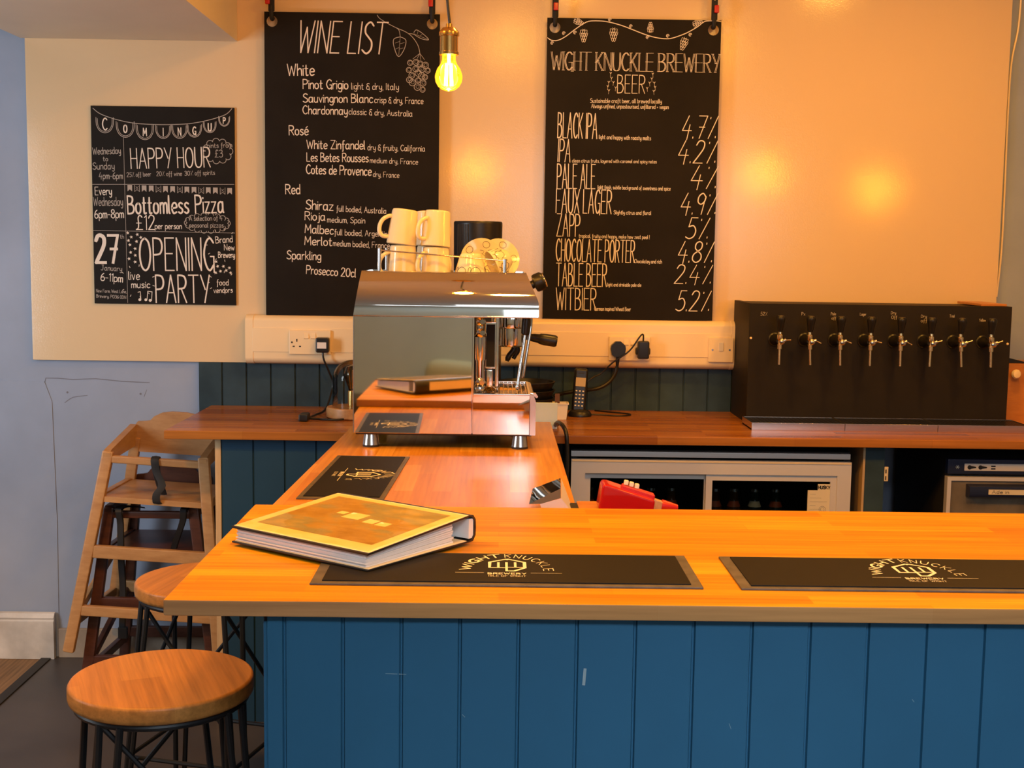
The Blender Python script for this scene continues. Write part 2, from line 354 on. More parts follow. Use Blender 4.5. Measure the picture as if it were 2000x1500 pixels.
def glyph(ch):
    out = []; w = 0
    for st in G[ch].split(';'):
        sm = st[0] == '~'
        p = [tuple(map(float, q.split(','))) for q in st.lstrip('~').split()]
        w = max(w, max(q[0] for q in p))
        if sm: p = [(q.x, q.y) for q in catmull([Vector((a, b, 0)) for a, b in p], 4)]
        out.append(p)
    return out, w
def layout(text, gap=1.7, space=3.2):
    x = 0; out = []
    for ch in text:
        if ch == ' ': x += space; continue
        st, w = glyph(ch)
        out += [[(x + a, b) for a, b in s] for s in st]; x += w + gap
    return out, x - gap
class Ink:
    """flat pen strokes on a plane: o + u*U + v*V"""
    def __init__(s, o, U, V, mb=None):
        s.o, s.U, s.V = Vector(o), Vector(U), Vector(V); s.mb = mb or MB(); s.n = 0; s.N = s.U.cross(s.V).normalized()
        if mb is None: s.mb.flat = True
    def line(s, pts, w, smooth=0, closed=False):
        p = [Vector((a, b, 0)) for a, b in pts]
        if smooth: p = catmull(p, smooth, closed)
        if closed: p = p + [p[0]]
        q = [p[0]]
        for a in p[1:]:
            if (a - q[-1]).length > 1e-5: q.append(a)
        if len(q) < 2: q.append(q[0] + Vector((1e-4, 0, 0)))
        run = [q[0]]
        for i in range(1, len(q)):        # a sharp turn starts a new stroke
            run.append(q[i])
            if i < len(q) - 1 and (q[i] - q[i - 1]).normalized().dot((q[i + 1] - q[i]).normalized()) < .55: s.stroke(run, w); run = [q[i]]
        s.stroke(run, w); return s
    def stroke(s, q, w):
        s.n = (s.n + 1) % 14; n = len(q)
        h = w / 2; L = []; Rr = []
        for i in range(n):
            d0 = (q[i] - q[i - 1]).normalized() if i else (q[1] - q[0]).normalized()
            d1 = (q[i + 1] - q[i]).normalized() if i < n - 1 else d0
            t = d0 + d1
            if t.length < .3: t = d1
            t.normalize(); nn = Vector((-t.y, t.x, 0)); k = h / max(.6, nn.dot(Vector((-d1.y, d1.x, 0))))
            e = t * (-h * .6 if i == 0 else (h * .6 if i == n - 1 else 0))
            f = .72 if i in (0, n - 1) else 1
            L.append(q[i] + nn * k * f + e); Rr.append(q[i] - nn * k * f + e)
        vs = [s.pt(a) for a in L] + [s.pt(a) for a in Rr]
        s.mb.add(vs, [(i, i + 1, n + i + 1, n + i) for i in range(n - 1)])
    def pt(s, a): return tuple(s.o + s.U * a[0] + s.V * a[1] + s.N * (s.n * 3e-5))
    def poly(s, pts):
        s.n = (s.n + 1) % 14; s.mb.add([s.pt(a) for a in pts], [tuple(range(len(pts)))]); return s
    def text(s, t, x, y, w, cap, sw, ang=0, slant=0, gap=1.7):
        st, W = layout(t, gap); k = cap / 10; kx = w / max(W, .1); c, sn = math.cos(ang), math.sin(ang)
        for p in st:
            s.line([(x + c * (a * kx + b * k * slant) - sn * b * k, y + sn * (a * kx) + c * b * k) for a, b in p], sw)
        return s
    def arc_text(s, t, c, r, a0, a1, cap, sw, gap=1.7, ky=1.0):
        st, W = layout(t, gap); k = cap / 10
        for p in st:
            q = []
            for a, b in p:
                th = a0 + (a1 - a0) * a / W; rr = r + b * k
                q.append((c[0] + rr * math.cos(th), c[1] + ky * rr * math.sin(th)))
            s.line(q, sw)
        return s
    def disc(s, x, y, r, n=12): return s.poly([(x + r * math.cos(2 * PI * i / n), y + r * math.sin(2 * PI * i / n)) for i in range(n)])
    def ring(s, x, y, r, w, ry=None, n=16, a0=0, a1=2 * PI):
        ry = ry or r
        return s.line([(x + r * math.cos(a0 + (a1 - a0) * i / n), y + ry * math.sin(a0 + (a1 - a0) * i / n)) for i in range(n + 1)], w)
    def star(s, x, y, r, rot=0):
        s.n = (s.n + 1) % 14
        pts = [(x + (r if i % 2 == 0 else r * .42) * math.cos(rot + PI / 2 + i * PI / 5), y + (r if i % 2 == 0 else r * .42) * math.sin(rot + PI / 2 + i * PI / 5)) for i in range(10)]
        for i in range(10): s.mb.add([s.pt((x, y)), s.pt(pts[i]), s.pt(pts[(i + 1) % 10])], [(0, 1, 2)])
        return s
# ================================================================== the setting
WB = 4.43          # plaster face of the back wall
ZC, ZP, ZB = .926, .950, .975   # tops of back counter, peninsula, bar
m = MB(); m.box(-1.6, 3.2, -2.3, 4.6, -.06, 0); m.k = 1; m.box(-3, -1.6, -2.3, 4.6, -.06, -.001)
struct('floor', m, [M['floor'], M['planks']])
m = MB(); m.box(-1.625, -1.59, -2.3, 4.42, -.01, .005, .002); struct('trim_4', m, M['rubber'])
m = MB()   # ROOF: ceiling
m.box(-3, 3.2, -2.3, 4.6, 2.7, 2.8); struct('ceiling', m, M['ceiling'])
m = MB(); m.box(-3, 3.2, WB, 4.6, 0, 2.7)
m.prism([(-3, 0), (-1.57, 0), (-1.567, .5), (-1.575, .93), (-1.60, 1.0), (-3, 1.02)], (0, WB, 0), (1, 0, 0), (0, 0, 1), (0, -.003, 0))
m.k = 1; ik = Ink((0, WB - .0006, 0), (1, 0, 0), (0, 0, 1), m)
ik.line([(-1.61, .985), (-1.595, .975), (-1.595, 1.012), (-1.5, 1.008), (-1.42, 1.012), (-1.33, 1.004), (-1.23, 1.001)], .003, 2)
ik.line([(-1.53, .925), (-1.50, .945), (-1.45, .952)], .0025, 3).line([(-1.24, .975), (-1.25, .95)], .002)
ik.disc(-1.52, .962, .004, 8).disc(-1.262, .960, .004, 8)
struct('wall_back', m, [M['wall'], mat('hairline_crack', (.20, .205, .24), .9)])
m = MB(); m.box(-3.1, -3, -2.3, 4.6, 0, 2.7); struct('wall_left', m, M['wall'])
m = MB(); m.box(3.2, 3.3, -2.3, 4.6, 0, 2.7); struct('wall_right', m, M['wall'])
m = MB()   # wall behind the viewer with two window openings
WIN = ((.05, .75), (1.2, 2.3))
xs = [(-3, .05), (.75, 1.2), (2.3, 3.2)]
for a, b in xs: m.box(a, b, -2.42, -2.3, 0, 2.7)
for a, b in WIN:
    m.box(a, b, -2.42, -2.3, 0, 1.4); m.box(a, b, -2.42, -2.3, 2.5, 2.7)
struct('wall_front', m, M['olive'])
for i, (a, b) in enumerate(WIN):
    m = MB()
    for x in (a, (a + b) / 2 - .025, b - .05): m.box(x, x + .05, -2.40, -2.33, 1.4, 2.5)
    for z in (1.4, 2.45): m.box(a, b, -2.40, -2.33, z, z + .05)
    struct('window_%d' % (i + 1), m, M['white'])
# white painted board that covers the upper wall, dropped box beam, blue boarding above the counter
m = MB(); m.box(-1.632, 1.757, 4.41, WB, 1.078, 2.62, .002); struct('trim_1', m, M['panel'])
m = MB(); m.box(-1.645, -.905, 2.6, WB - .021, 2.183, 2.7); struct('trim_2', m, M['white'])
def tongue_groove(m, x0, x1, y, z0, z1, pitch, first, depth=.018, g=.0035):
    """boards whose front is at y, V-grooves cut at first + k * pitch"""
    pts = [(x0, 0)]; k = first
    while k < x1 - g:
        if k > x0 + g: pts += [(k - g, 0), (k - g * .4, .005), (k + g * .4, .005), (k + g, 0)]
        k += pitch
    pts += [(x1, 0), (x1, depth), (x0, depth)]
    return m.prism(pts, (0, y, z0), (1, 0, 0), (0, 1, 0), (0, 0, z1 - z0))
m = MB(); tongue_groove(m, -1.05, .85, 4.408, .90, 1.0775, .0857, -.968, .022); struct('trim_3', m, M['tg_wall'], 20)
m = MB()
prof = [(0, 0), (.022, 0), (.022, .135), (.016, .143), (.018, .150), (.010, .165), (0, .168)]
m.prism([(-a, b) for a, b in prof], (-3, WB - .012, 0), (0, 1, 0), (0, 0, 1), (3 - 1.578, 0, 0)); struct('baseboard_left', m, M['skirting'])
m = MB(); m.box(-1.568, -.87, WB - .016, WB, 0, .107, .003); struct('baseboard_back', m, M['skirting2'])

# ================================================================== counters
def worktop(name, label, x0, x1, y0, y1, z0, z1, mt, b=.0025, poly=None, edge=None):
    m = MB()
    if poly:
        bm_ = bmesh.new(); vs = [bm_.verts.new((p[0], p[1], z)) for z in (z0, z1) for p in poly]; n = len(poly)
        bm_.faces.new(vs[:n][::-1]); bm_.faces.new(vs[n:])
        for i in range(n): bm_.faces.new((vs[i], vs[(i + 1) % n], vs[(i + 1) % n + n], vs[i + n]))
        bmesh.ops.bevel(bm_, geom=bm_.edges[:], offset=b, segments=2, profile=.5, affect='EDGES'); m.bm(bm_)
    else: m.box(x0, x1, y0, y1, z0, z1, b)
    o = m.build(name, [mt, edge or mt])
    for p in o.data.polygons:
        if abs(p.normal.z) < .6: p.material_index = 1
    tag(o, label, 'worktop'); return single(o, ((x0 + x1) / 2, (y0 + y1) / 2, z0))
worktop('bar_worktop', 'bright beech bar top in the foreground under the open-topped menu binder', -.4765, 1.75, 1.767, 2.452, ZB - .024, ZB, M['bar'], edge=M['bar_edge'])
worktop('bar_worktop', 'beech peninsula worktop carrying the espresso machine, running back from the bar', -.45, .17, 2.0, 3.905, ZP - .0238, ZP, M['pen'],
        poly=[(-.478, 2.0), (.17, 2.0), (.17, 3.905), (-.432, 3.905)])
worktop('back_worktop', 'dark reddish wooden back counter along the wall below the sockets', -1.008, 2.3, 3.775, 4.407, ZC - .026, ZC, M['back'])

t = thing('bar_counter', 'blue tongue-and-groove bar front below the bright wooden bar top', 'bar front', (.7, 1.9, 0))
m = MB(); tongue_groove(m, -.331, 1.7, 1.790, 0, ZB - .0245, .0857, -.3065, .016, .003)
m.k = 1; ik = Ink((0, 1.7897, 0), (1, 0, 0), (0, 0, 1), m)
ik.line([(.1335, .848), (.1350, .870)], .006).line([(-.158, .861), (-.141, .8605)], .0011).line([(-.138, .8605), (-.128, .860)], .0011).line([(-.045, .80), (-.041, .796)], .001).line([(.35, .79), (.353, .782)], .001).line([(.62, .83), (.623, .826)], .001)
m.build('front_boarding', [M['tg_base'], mat('paint_scuff', (.20, .27, .30), .6)], t, 20)
m = MB(); m.box(-.331, -.313, 1.808, 1.985, 0, ZB - .0245); m.box(-.313, 1.7, 1.81, 1.83, 0, ZB - .03); m.build('carcass', M['tg_dark'], t)
m = MB(); m.box(-.3385, -.3312, 1.798, 1.84, 0, .936, .001); m.build('corner_batten', M['tg_base'], t)

t = thing('back_cabinet', 'navy boarded cabinet front under the left end of the back counter', 'cabinet', (-.5, 4.0, 0))
m = MB(); tongue_groove(m, -.8435, -.44, 3.815, 0, ZC - .0265, .0965, -.745, .016, .003); m.build('front_boarding', M['tg_dark'], t, 20)
m = MB(); m.box(-.862, -.844, 3.812, 4.39, 0, ZC - .0265, .001); m.build('end_panel', M['ply'], t); t['_w'] = 1
t = thing('peninsula_cabinet', 'navy boarded support hidden below the espresso machine peninsula', 'cabinet', (-.1, 2.9, 0))
m = MB(); m.box(-.40, -.385, 2.42, 3.77, 0, ZP - .0243); m.build('side_panel', M['tg_dark'], t)
m = MB(); m.box(.12, .135, 2.47, 3.77, 0, ZP - .0243); m.build('side_panel', M['tg_dark'], t)

# upright and dark bay under the counter on the right
t = thing('counter_upright', 'slim blue upright board under the back counter right of the bottle fridge', 'upright', (1.165, 3.9, 0))
m = MB(); m.box(1.145, 1.205, 3.83, 4.38, 0, ZC - .0265, .001); m.build('board', M['tg_wall'], t)
m = MB(); m.box(1.137, 1.1445, 3.828, 4.38, 0, ZC - .0265, .001); m.build('lipping', M['ply'], t)
m = MB(); m.box(1.206, 1.219, 3.832, 3.838, .786, .832, .002); h = m.build('hinge_plate', M['cream'], t); h['label'] = 'cream hinge plate'
for z in (.797, .818):
    m = MB(); m.box(1.2095, 1.2125, 3.8305, 3.8325, z - .006, z + .006); m.build('screw', M['ink'], h)

# ================================================================== chalkboards
WINE = [('WINE LIST',112,134,296,105,-3),('White',78,212,91,38,21),('Pinot Grigio',131,255,153,31,4),('light & dry, Italy',296,255,161,22,1),('Sauvingnon Blanc',131,301,238,29,9),('crisp & dry, France',375,299,166,21,-8),('Chardonnay',130,340,152,28,-2),('classic & dry, Australia',287,339,217,20,-19),('Rosé',83,412,65,32,15),('White Zinfandel',143,457,199,29,4),('dry & fruity, California',352,459,196,20,-8),('Les Betes Rousses',143,500,211,29,3),('medium dry, France',360,502,164,18,-19),('Cotes de Provence',141,542,223,31,-14),('dry, France',371,549,89,18,-27),('Red',70,612,49,32,15),('Shiraz',139,663,94,32,-38),('full bodied, Australia',245,669,171,20,-34),('Rioja',136,700,69,29,-19),('medium, Spain',213,707,130,20,-14),('Malbec',136,744,98,29,-44),('full bodied, Argentina',238,750,194,20,-22),('Merlot',135,785,93,29,-30),('medium bodied, France',233,788,195,20,-29),('Sparkling',73,835,117,29,-19),('Prosecco 20cl',140,885,171,29,-57),]
BEER = [('WIGHT KNUCKLE BREWERY',15,174,579,61,0),('BEER',244,248,94,61,-3),('Sustainable craft beer, all brewed locally',152,282,245,14,5),('Always unfined, unpasteurised, unfiltered + vegan',156,300,265,14,2),('BLACK IPA',42,402,135,85,-12),('light and hoppy with roasty malts',185,404,178,14,-10),('4.7%',467,397,117,76,0),('IPA',44,483,42,77,-35),('clean citrus fruits, layered with caramel and spicy notes',94,485,291,12,3),('4.2%',456,481,129,76,1),('PALE ALE',43,574,131,83,1),('light finish, subtle background of sweetness and spice',184,574,251,13,-8),('4%',502,567,87,77,-6),('FAUX LAGER',41,657,191,81,-10),('Slightly citrus and floral',241,660,129,13,-3),('4.9%',470,656,121,72,-0),('ZAPP',45,738,79,77,-8),('tropical, fruity and hoppy, make how zest peel !',122,742,245,13,-7),('5%',491,740,75,72,-9),('CHOCOLATE PORTER',44,824,272,77,-8),('Chocolatey and rich',317,827,95,13,-5),('4.8%',465,822,119,72,-1),('TABLE BEER',46,910,175,79,-2),('light and drinkable pale ale',225,909,117,12,2),('2.4%',457,896,125,65,-0),('WITBIER',47,993,139,76,1),('German inspired Wheat Beer',181,994,127,13,-0),('5.2%',464,991,115,70,1),]
EVENT = [('HAPPY HOUR',136,212,273,68,34),('pints from',399,138,85,16,42),('£3',425,169,26,25,15),('Wednesday',5,166,96,23,42),('to',40,188,16,16,15),('Sunday',4,217,74,23,27),('4pm-6pm',25,249,81,22,15),('25% off beer',121,241,83,15,51),('20% off wine',223,236,87,15,23),('30% off spirits',320,233,104,15,42),('Every',10,304,57,27,15),('Wednesday',4,341,101,29,15),('6pm-8pm',7,384,100,29,25),('Bottomless',122,367,210,61,23),('Pizza',356,361,97,61,33),('£12',150,421,64,49,14),('per person',215,418,92,20,14),('A selection of 4',334,388,114,16,30),('seasonal pizzas',334,411,118,16,14),('27',9,537,77,94,14),('th',94,453,12,14,14),('January',25,563,72,18,-40),('6-11pm',23,599,76,27,-70),('New Farm, West Lane,',7,640,105,11,-20),('Brewery, PO36 0DN',7,658,103,11,-38),('OPENING',161,562,257,112,14),('PARTY',215,673,187,95,14),('Brand',425,464,58,22,81),('New',454,488,35,20,14),('Brewery',433,514,57,20,14),('food',427,610,40,20,14),('vendors',416,637,65,18,41),('live',121,595,37,29,14),('music',130,623,64,23,14),]

def chalkboard(kind, label, x, z, w, h, holes):
    t = thing('chalkboard', label, 'chalkboard', (x + w / 2, 4.405, z - h))
    y0 = 4.376 if holes else 4.401
    m = MB(); d = .006 if holes else 4.409 - y0
    if holes:
        # sheet with a round hole near each upper corner
        rr = .0185; hz = z - .032; hs = [x + .0265, x + w - .0265]
        N = 16; sq = .024
        cells = []
        zz = [z - h, hz - sq, hz + sq, z]; xx = [x, hs[0] - sq, hs[0] + sq, hs[1] - sq, hs[1] + sq, x + w]
        for i in range(5):
            for j in range(3):
                if j == 1 and i in (1, 3): continue
                cells.append((xx[i], xx[i + 1], zz[j], zz[j + 1]))
        for a, b, c, e in cells:
            m.add([(a, y0, c), (b, y0, c), (b, y0, e), (a, y0, e)], [(0, 1, 2, 3)])
            m.add([(a, y0 + d, c), (b, y0 + d, c), (b, y0 + d, e), (a, y0 + d, e)], [(3, 2, 1, 0)])
        for hx in hs:
            for yy in (y0, y0 + d):
                vs = []
                for i in range(N):
                    th = 2 * PI * i / N + PI / 4; c, s_ = math.cos(th), math.sin(th); k = sq / max(abs(c), abs(s_))
                    vs += [(hx + rr * c, yy, hz + rr * s_), (hx + k * c, yy, hz + k * s_)]
                m.add(vs, [(2 * i, 2 * i + 1, (2 * i + 3) % (2 * N), (2 * i + 2) % (2 * N)) for i in range(N)])
            m.k = 1
            vs = [(hx + rr * math.cos(2 * PI * i / N), yy, hz + rr * math.sin(2 * PI * i / N)) for i in range(N) for yy in (y0, y0 + d)]
            m.add(vs, [(2 * i, 2 * i + 1, (2 * i + 3) % (2 * N), (2 * i + 2) % (2 * N)) for i in range(N)]); m.k = 0
        m.k = 1
        m.add([(x, y0, z), (x + w, y0, z), (x + w, y0 + d, z), (x, y0 + d, z), (x, y0, z - h), (x + w, y0, z - h), (x + w, y0 + d, z - h), (x, y0 + d, z - h)],
              [(0, 1, 2, 3), (4, 5, 6, 7), (0, 3, 7, 4), (1, 2, 6, 5)])
        m.build('panel', [M['board'], M['cream_plastic']], t, 20)
    else:
        m.box(x, x + w, y0, 4.4095, z - h, z, .001); m.build('panel', M['board'], t)
    mk = lambda: Ink((x, y0 - .0006, z), (.001, 0, 0), (0, 0, .001))
    return t, mk
def write(mk, rows, pick, t, name, mt, sw=.085, lo=1.6, hi=6.5, **kw):
    ik = mk()
    for i, (s, u, v, w, cap, a) in enumerate(rows):
        if i in pick: ik.text(s, u, -v, w, cap, min(hi, max(lo, cap * sw)), a / 1000, **kw)
    return ik.mb.build(name, mt, t)
def leaf(ik, pts, w=2):
    ik.line([(a, -b) for a, b in pts], w, 4)

# --- wine list
t, mk = chalkboard('wine', 'chalkboard headed WINE LIST hanging behind the espresso machine', -.8065, 2.2786, .597, 1.03, True)
big = {0}; heads = {1, 8, 15, 24}; names = {2, 4, 6, 9, 11, 13, 16, 18, 20, 22, 25}
write(mk, WINE, big, t, 'heading', M['chalk'], .055, slant=.12)
write(mk, WINE, heads | names, t, 'lettering', M['chalk'], .115, 2.2, 4.2, gap=1.5)
write(mk, WINE, set(range(len(WINE))) - big - heads - names, t, 'small_lettering', M['chalk'], .10, 1.7, 2.1)
ik = mk()
ik.line([(383, -6), (392, -17), (415, -31), (448, -47), (482, -61), (505, -79), (523, -106), (529, -131)], 2, 5)
ik.line([(448, -47), (458, -56), (462, -77)], 1.8, 4); ik.line([(490, -66), (500, -66), (508, -68)], 1.8, 4)
leaf(ik, [(462, 77), (440, 85), (441, 111), (456, 143), (475, 119), (481, 88), (462, 77)], 2.2); leaf(ik, [(508, 62), (517, 53), (538, 65), (559, 85), (534, 82), (508, 68)], 2)
for a, b in (((462, -77), (457, -138)), ((461, -92), (445, -98)), ((461, -100), (476, -96)), ((459, -112), (446, -118)), ((459, -118), (472, -114)), ((508, -66), (556, -84)), ((520, -66), (522, -58)), ((530, -72), (536, -68))): ik.line([a, b], 1.4)
for a in ((505, -150), (520, -148), (532, -152), (545, -152)): ik.line([(529, -131), a], 1.8)
for i, (a, b) in enumerate([(496, 163), (516, 161), (548, 171), (492, 187), (515, 183), (537, 183), (556, 188), (502, 205), (524, 197), (547, 210), (494, 220), (504, 229), (524, 221), (541, 230), (521, 244), (539, 252), (530, 166), (536, 206)]):
    ik.ring(a, -b, 9 + i % 3, 2); ik.ring(a + 1, -b + 1, 5.5, 1.1)
ik.mb.build('grape_drawing', M['chalk_dim'], t)

# --- beer list
t, mk = chalkboard('beer', 'chalkboard listing beers and strengths hanging right of the lit pendant bulb', .1553, 2.2736, .594, 1.024, True)
ik = mk(); s, u, v, w, cap, a = BEER[0]
for dx, sw_ in ((0, 1.7), (3.6, 1.7)): ik.text(s, u + dx, -v, w - 4, cap, sw_, a / 1000, gap=1.5)
st, W = layout(s, 1.5); kx = (w - 4) / W
for p in st:
    for q in (p[0], p[-1]):
        if len(p) < 4: ik.line([(u + q[0] * kx - 2.5, -v + q[1] * cap / 10), (u + q[0] * kx + 6.5, -v + q[1] * cap / 10)], 1.5)
ik.mb.build('heading', M['chalk'], t)
names = {1, 4, 7, 10, 13, 16, 19, 22, 25}; nums = {6, 9, 12, 15, 18, 21, 24, 27}
write(mk, BEER, names, t, 'lettering', M['chalk'], .05, 2, 4.2)
write(mk, BEER, nums, t, 'strength_figures', M['chalk'], .055, 2, 4.0, slant=.16)
write(mk, BEER, set(range(1, len(BEER))) - names - nums, t, 'small_lettering', M['chalk'], .12, 1.3, 1.7)
ik = mk()
ik.line([(2, -67), (15, -75), (37, -75), (63, -62), (93, -39), (119, -21), (141, -10), (175, -8), (208, -11), (250, -21), (288, -34), (326, -48), (360, -58), (390, -63), (420, -63), (450, -54), (479, -42), (513, -22), (535, -5), (553, -2), (579, -2), (593, -4)], 3, 3)
for a, b, sg in ((18, 84, -1), (57, 51, 1), (95, 48, -1), (213, 3, 1), (285, 24, 1), (343, 60, -1), (412, 54, 1), (489, 49, -1)): ik.ring(a, -b, 5, 1.8, n=12, a0=0, a1=5); ik.ring(a, -b, 2, 1.4, n=8)
for a, b, k, rt in ((125, 57, 1, 0), (227, 52, 1.05, 0), (352, 28, .8, PI), (467, 79, 1, -.3), (106, 12, .8, 1.2), (512, 11, .8, 1.9)):
    c, s_ = math.cos(rt), math.sin(rt)
    T = lambda p: (a + k * (c * p[0] - s_ * p[1]), -b + k * (s_ * p[0] + c * p[1]))
    for r_, cols in ((12, (-7, 0, 7)), (4, (-9, -3, 4, 9)), (-6, (-6, 0, 6)), (-15, (-3, 3))):
        for q in cols: ik.line([T((q - 4.5, r_ + 4)), T((q - 3, r_ - 4)), T((q, r_ - 8)), T((q + 3, r_ - 4)), T((q + 4.5, r_ + 4))], 1.5, 2)
    for q in (-11, -4, 4, 11): ik.line([T((0, 17)), T((q, 23 - abs(q) * .5))], 1.6)
for sx in (-1, 1):
    for px_, py_ in ((0, 0), (3, 16), (-6, 30), (-9, 44), (-5, 58), (10, 30), (18, 48)):
        x_ = 292 + sx * (72 - px_); y_ = -(182 + py_)
        ik.line([(x_ - 3, y_ + 3), (x_, y_ - 2), (x_ + 3, y_ + 3)], 2.2); ik.line([(x_, y_), (x_ + sx * 1, y_ - 12)], 1.2)
ik.mb.build('hop_vine_drawing', M['chalk'], t)

# --- events
t, mk = chalkboard('event', 'small chalkboard headed COMING UP on the white wall at left', -1.4087, 1.9585, .4925, .679, False)
bold = {4 + 14, 15 + 4}
i_of = {s[0] + str(i): i for i, s in enumerate(EVENT)}
E_bold = {i for i, s in enumerate(EVENT) if s[0] in ('Bottomless', 'Pizza')}
E_27 = {i for i, s in enumerate(EVENT) if s[0] == '27'}
E_big = {i for i, s in enumerate(EVENT) if s[0] in ('HAPPY HOUR', 'OPENING', 'PARTY', '£12')}
E_dim = {i for i, s in enumerate(EVENT) if s[0] in ('Wednesday', 'to', 'Sunday', '4pm-6pm', 'pints from', '£3', '25% off beer', '20% off wine', '30% off spirits', 'January', 'New Farm, West Lane,', 'Brewery, PO36 0DN', 'A selection of 4', 'seasonal pizzas', 'th')}
E_mid = set(range(len(EVENT))) - E_bold - E_27 - E_big - E_dim
write(mk, EVENT, E_big, t, 'heading', M['chalk'], .065, 4, 6.2, slant=.0)
write(mk, EVENT, E_bold, t, 'brush_lettering', M['chalk'], .11, 3, 6)
write(mk, EVENT, E_27, t, 'date_figures', M['chalk'], .15, 6, 13)
write(mk, EVENT, E_mid, t, 'lettering', M['chalk'], .12, 2, 3)
write(mk, EVENT, E_dim, t, 'small_lettering', M['chalk_dim'], .12, 1.5, 2.3)
ik = mk()
ik.line([(8, -9), (34, -28), (84, -45), (145, -57), (216, -61), (286, -60), (347, -55), (409, -42), (462, -24), (485, -3)], 2.2, 5)
for (a, b), k in zip([(48, 62), (118, 75), (185, 83), (248, 82), (304, 80), (355, 77), (408, 64), (458, 44)], (30, 31, 30, 26, 27, 25, 22, 19)):
    for kk, w_ in ((k, 2.2), (k * .84, 1.8)):
        ik.line([(a - kk, -b + kk * .75), (a - kk * .95, -b - kk * .1), (a - kk * .6, -b - kk * .75), (a, -b - kk), (a + kk * .6, -b - kk * .75), (a + kk * .95, -b - kk * .1), (a + kk, -b + kk * .75)], w_, 3)
for a, b in (((111, -106), (116, -675)), ((1, -268), (490, -261)), ((1, -426), (491, -428))): ik.line([a, b], 1.8)
def cloud(cx, cy, rx, ry, n):
    for i in range(n):
        th = 2 * PI * i / n; ik.ring(cx + rx * math.cos(th), cy + ry * math.sin(th), 1.15 * PI * (rx + ry) / 2 / n, 2, n=8, a0=th - 1.5, a1=th + 1.5)
cloud(435, -148, 40, 32, 11); cloud(396, -395, 70, 26, 18)
for i in range(15):
    a = 122 + i * 24.6; b = -268 - i * .4
    if i % 3 != 1: ik.poly([(a, b), (a + 16, b), (a + 16, b - 22), (a + 8, b - 15)]).poly([(a, b), (a + 8, b - 15), (a, b - 22)])
    else: ik.line([(a, b), (a, b - 22), (a + 8, b - 15), (a + 17, b - 22), (a + 17, b)], 2); ik.line([(a + 4, b - 4), (a + 13, b - 14)], 1.5); ik.line([(a + 13, b - 4), (a + 4, b - 12)], 1.5)
ik.mb.build('bunting_drawing', M['chalk_dim'], t)
ik = mk()
for (a, b), s_ in zip([(48, 62), (118, 77), (185, 87), (248, 86), (304, 84), (355, 80), (408, 67), (458, 44)], 'COMINGUP'):
    cap = 40 if s_ == 'C' else 26 if s_ != 'P' else 20
    _, W = layout(s_); w_ = W * cap / 10 * .72
    ik.text(s_, a - w_ / 2, -b - cap / 2, max(w_, .5), cap, 4, 0)
for a, b in [(120, 433), (132, 447), (153, 438), (165, 448), (122, 459), (150, 462), (127, 474), (145, 487), (129, 500), (145, 510), (123, 522), (144, 533)]: ik.star(a, -b, 6.5, .2)
for a, b in [(425, 528), (430, 544), (450, 544), (471, 549), (440, 561), (460, 558), (422, 566), (475, 566)]: ik.star(a, -b, 6.5, .3)
for a, b in [(158, 664), (179, 664), (194, 666)]: ik.disc(a, -b, 5)
ik.line([(162, -664), (160, -636), (152, -638)], 3).line([(183, -664), (186, -634), (201, -636), (199, -666)], 3)
for cx, cy, rx, ry in ((447, -470, 52, 52), (447, -600, 46, 34), (150, -600, 56, 52)):
    for i in range(11):
        th = 2 * PI * i / 11 + .3; c_, s_ = math.cos(th), math.sin(th)
        q = (cx + rx * c_, cy + ry * s_)
        if 5 < q[0] < 486: ik.line([q, (cx + (rx + 6) * c_, cy + (ry + 6) * s_)], 2.5)
ik.mb.build('banner_letters_and_stars', M['chalk'], t)

# straps that hold the two hung boards
for i, (hx, hz, lab) in enumerate(((-.780, 2.2476, 'left strap of the wine list chalkboard'), (-.236, 2.2476, 'right strap of the wine list board'),
                             (.182, 2.2426, 'left strap of the beer chalkboard'), (.7228, 2.2426, 'right strap of the beer chalkboard'))):
    t = thing('hanging_strap', 'black studded webbing with red clip, ' + lab, 'strap', (hx, 4.365, 2.69), group='straps holding the chalkboards')
    m = MB(); m.tube([(hx, 4.392, hz + .012), (hx, 4.378, hz + .007), (hx, 4.366, hz + .014), (hx, 4.365, hz + .05)], .0075, 8, 4)
    m.box(hx - .0105, hx + .0105, 4.3625, 4.3685, hz + .03, 2.699, .002); m.build('webbing', M['strap'], t)
    dx = (-.012, -.005, .001, .006)[i]
    m = MB(); m.box(hx + dx - .008, hx + dx + .008, 4.352, 4.363, hz + .052, hz + .078, .003); m.build('red_clip', M['red'], t)
    for k in range(3):
        m = MB(); m.cyl((hx, 4.3625, hz + .098 + k * .026), (hx, 4.3605, hz + .098 + k * .026), .0035, n=10); m.build('stud', M['cream_plastic'], t)

# ================================================================== trunking, sockets and plugs
t = thing('cable_trunking', 'cream dado trunking carrying the sockets along the wall above the counter', 'trunking', (0, 4.38, 1.078))
pr = [(0, 0), (-.026, 0), (-.044, .008), (-.052, .022), (-.052, .150), (-.046, .160), (-.030, .169), (0, .169)]
m = MB(); m.prism(pr, (-.850, 4.409, 1.079), (0, 1, 0), (0, 0, 1), (1.665, 0, 0)); m.build('trunking_body', M['cream_plastic'], t)
m = MB(); m.box(-.850, .815, 4.3545, 4.358, 1.122, 1.205, .001); m.build('cover_strip', M['cream_plastic'], t)
for x, s_ in ((-.876, 1), (.841, -1)):
    m = MB(); m.prism([(a * 1.03, b - (.001 if b < .01 else -.001)) for a, b in pr], (x, 4.409, 1.079), (0, 1, 0), (0, 0, 1), (s_ * .027, 0, 0)); m.build('end_cap', M['cream_plastic'], t)
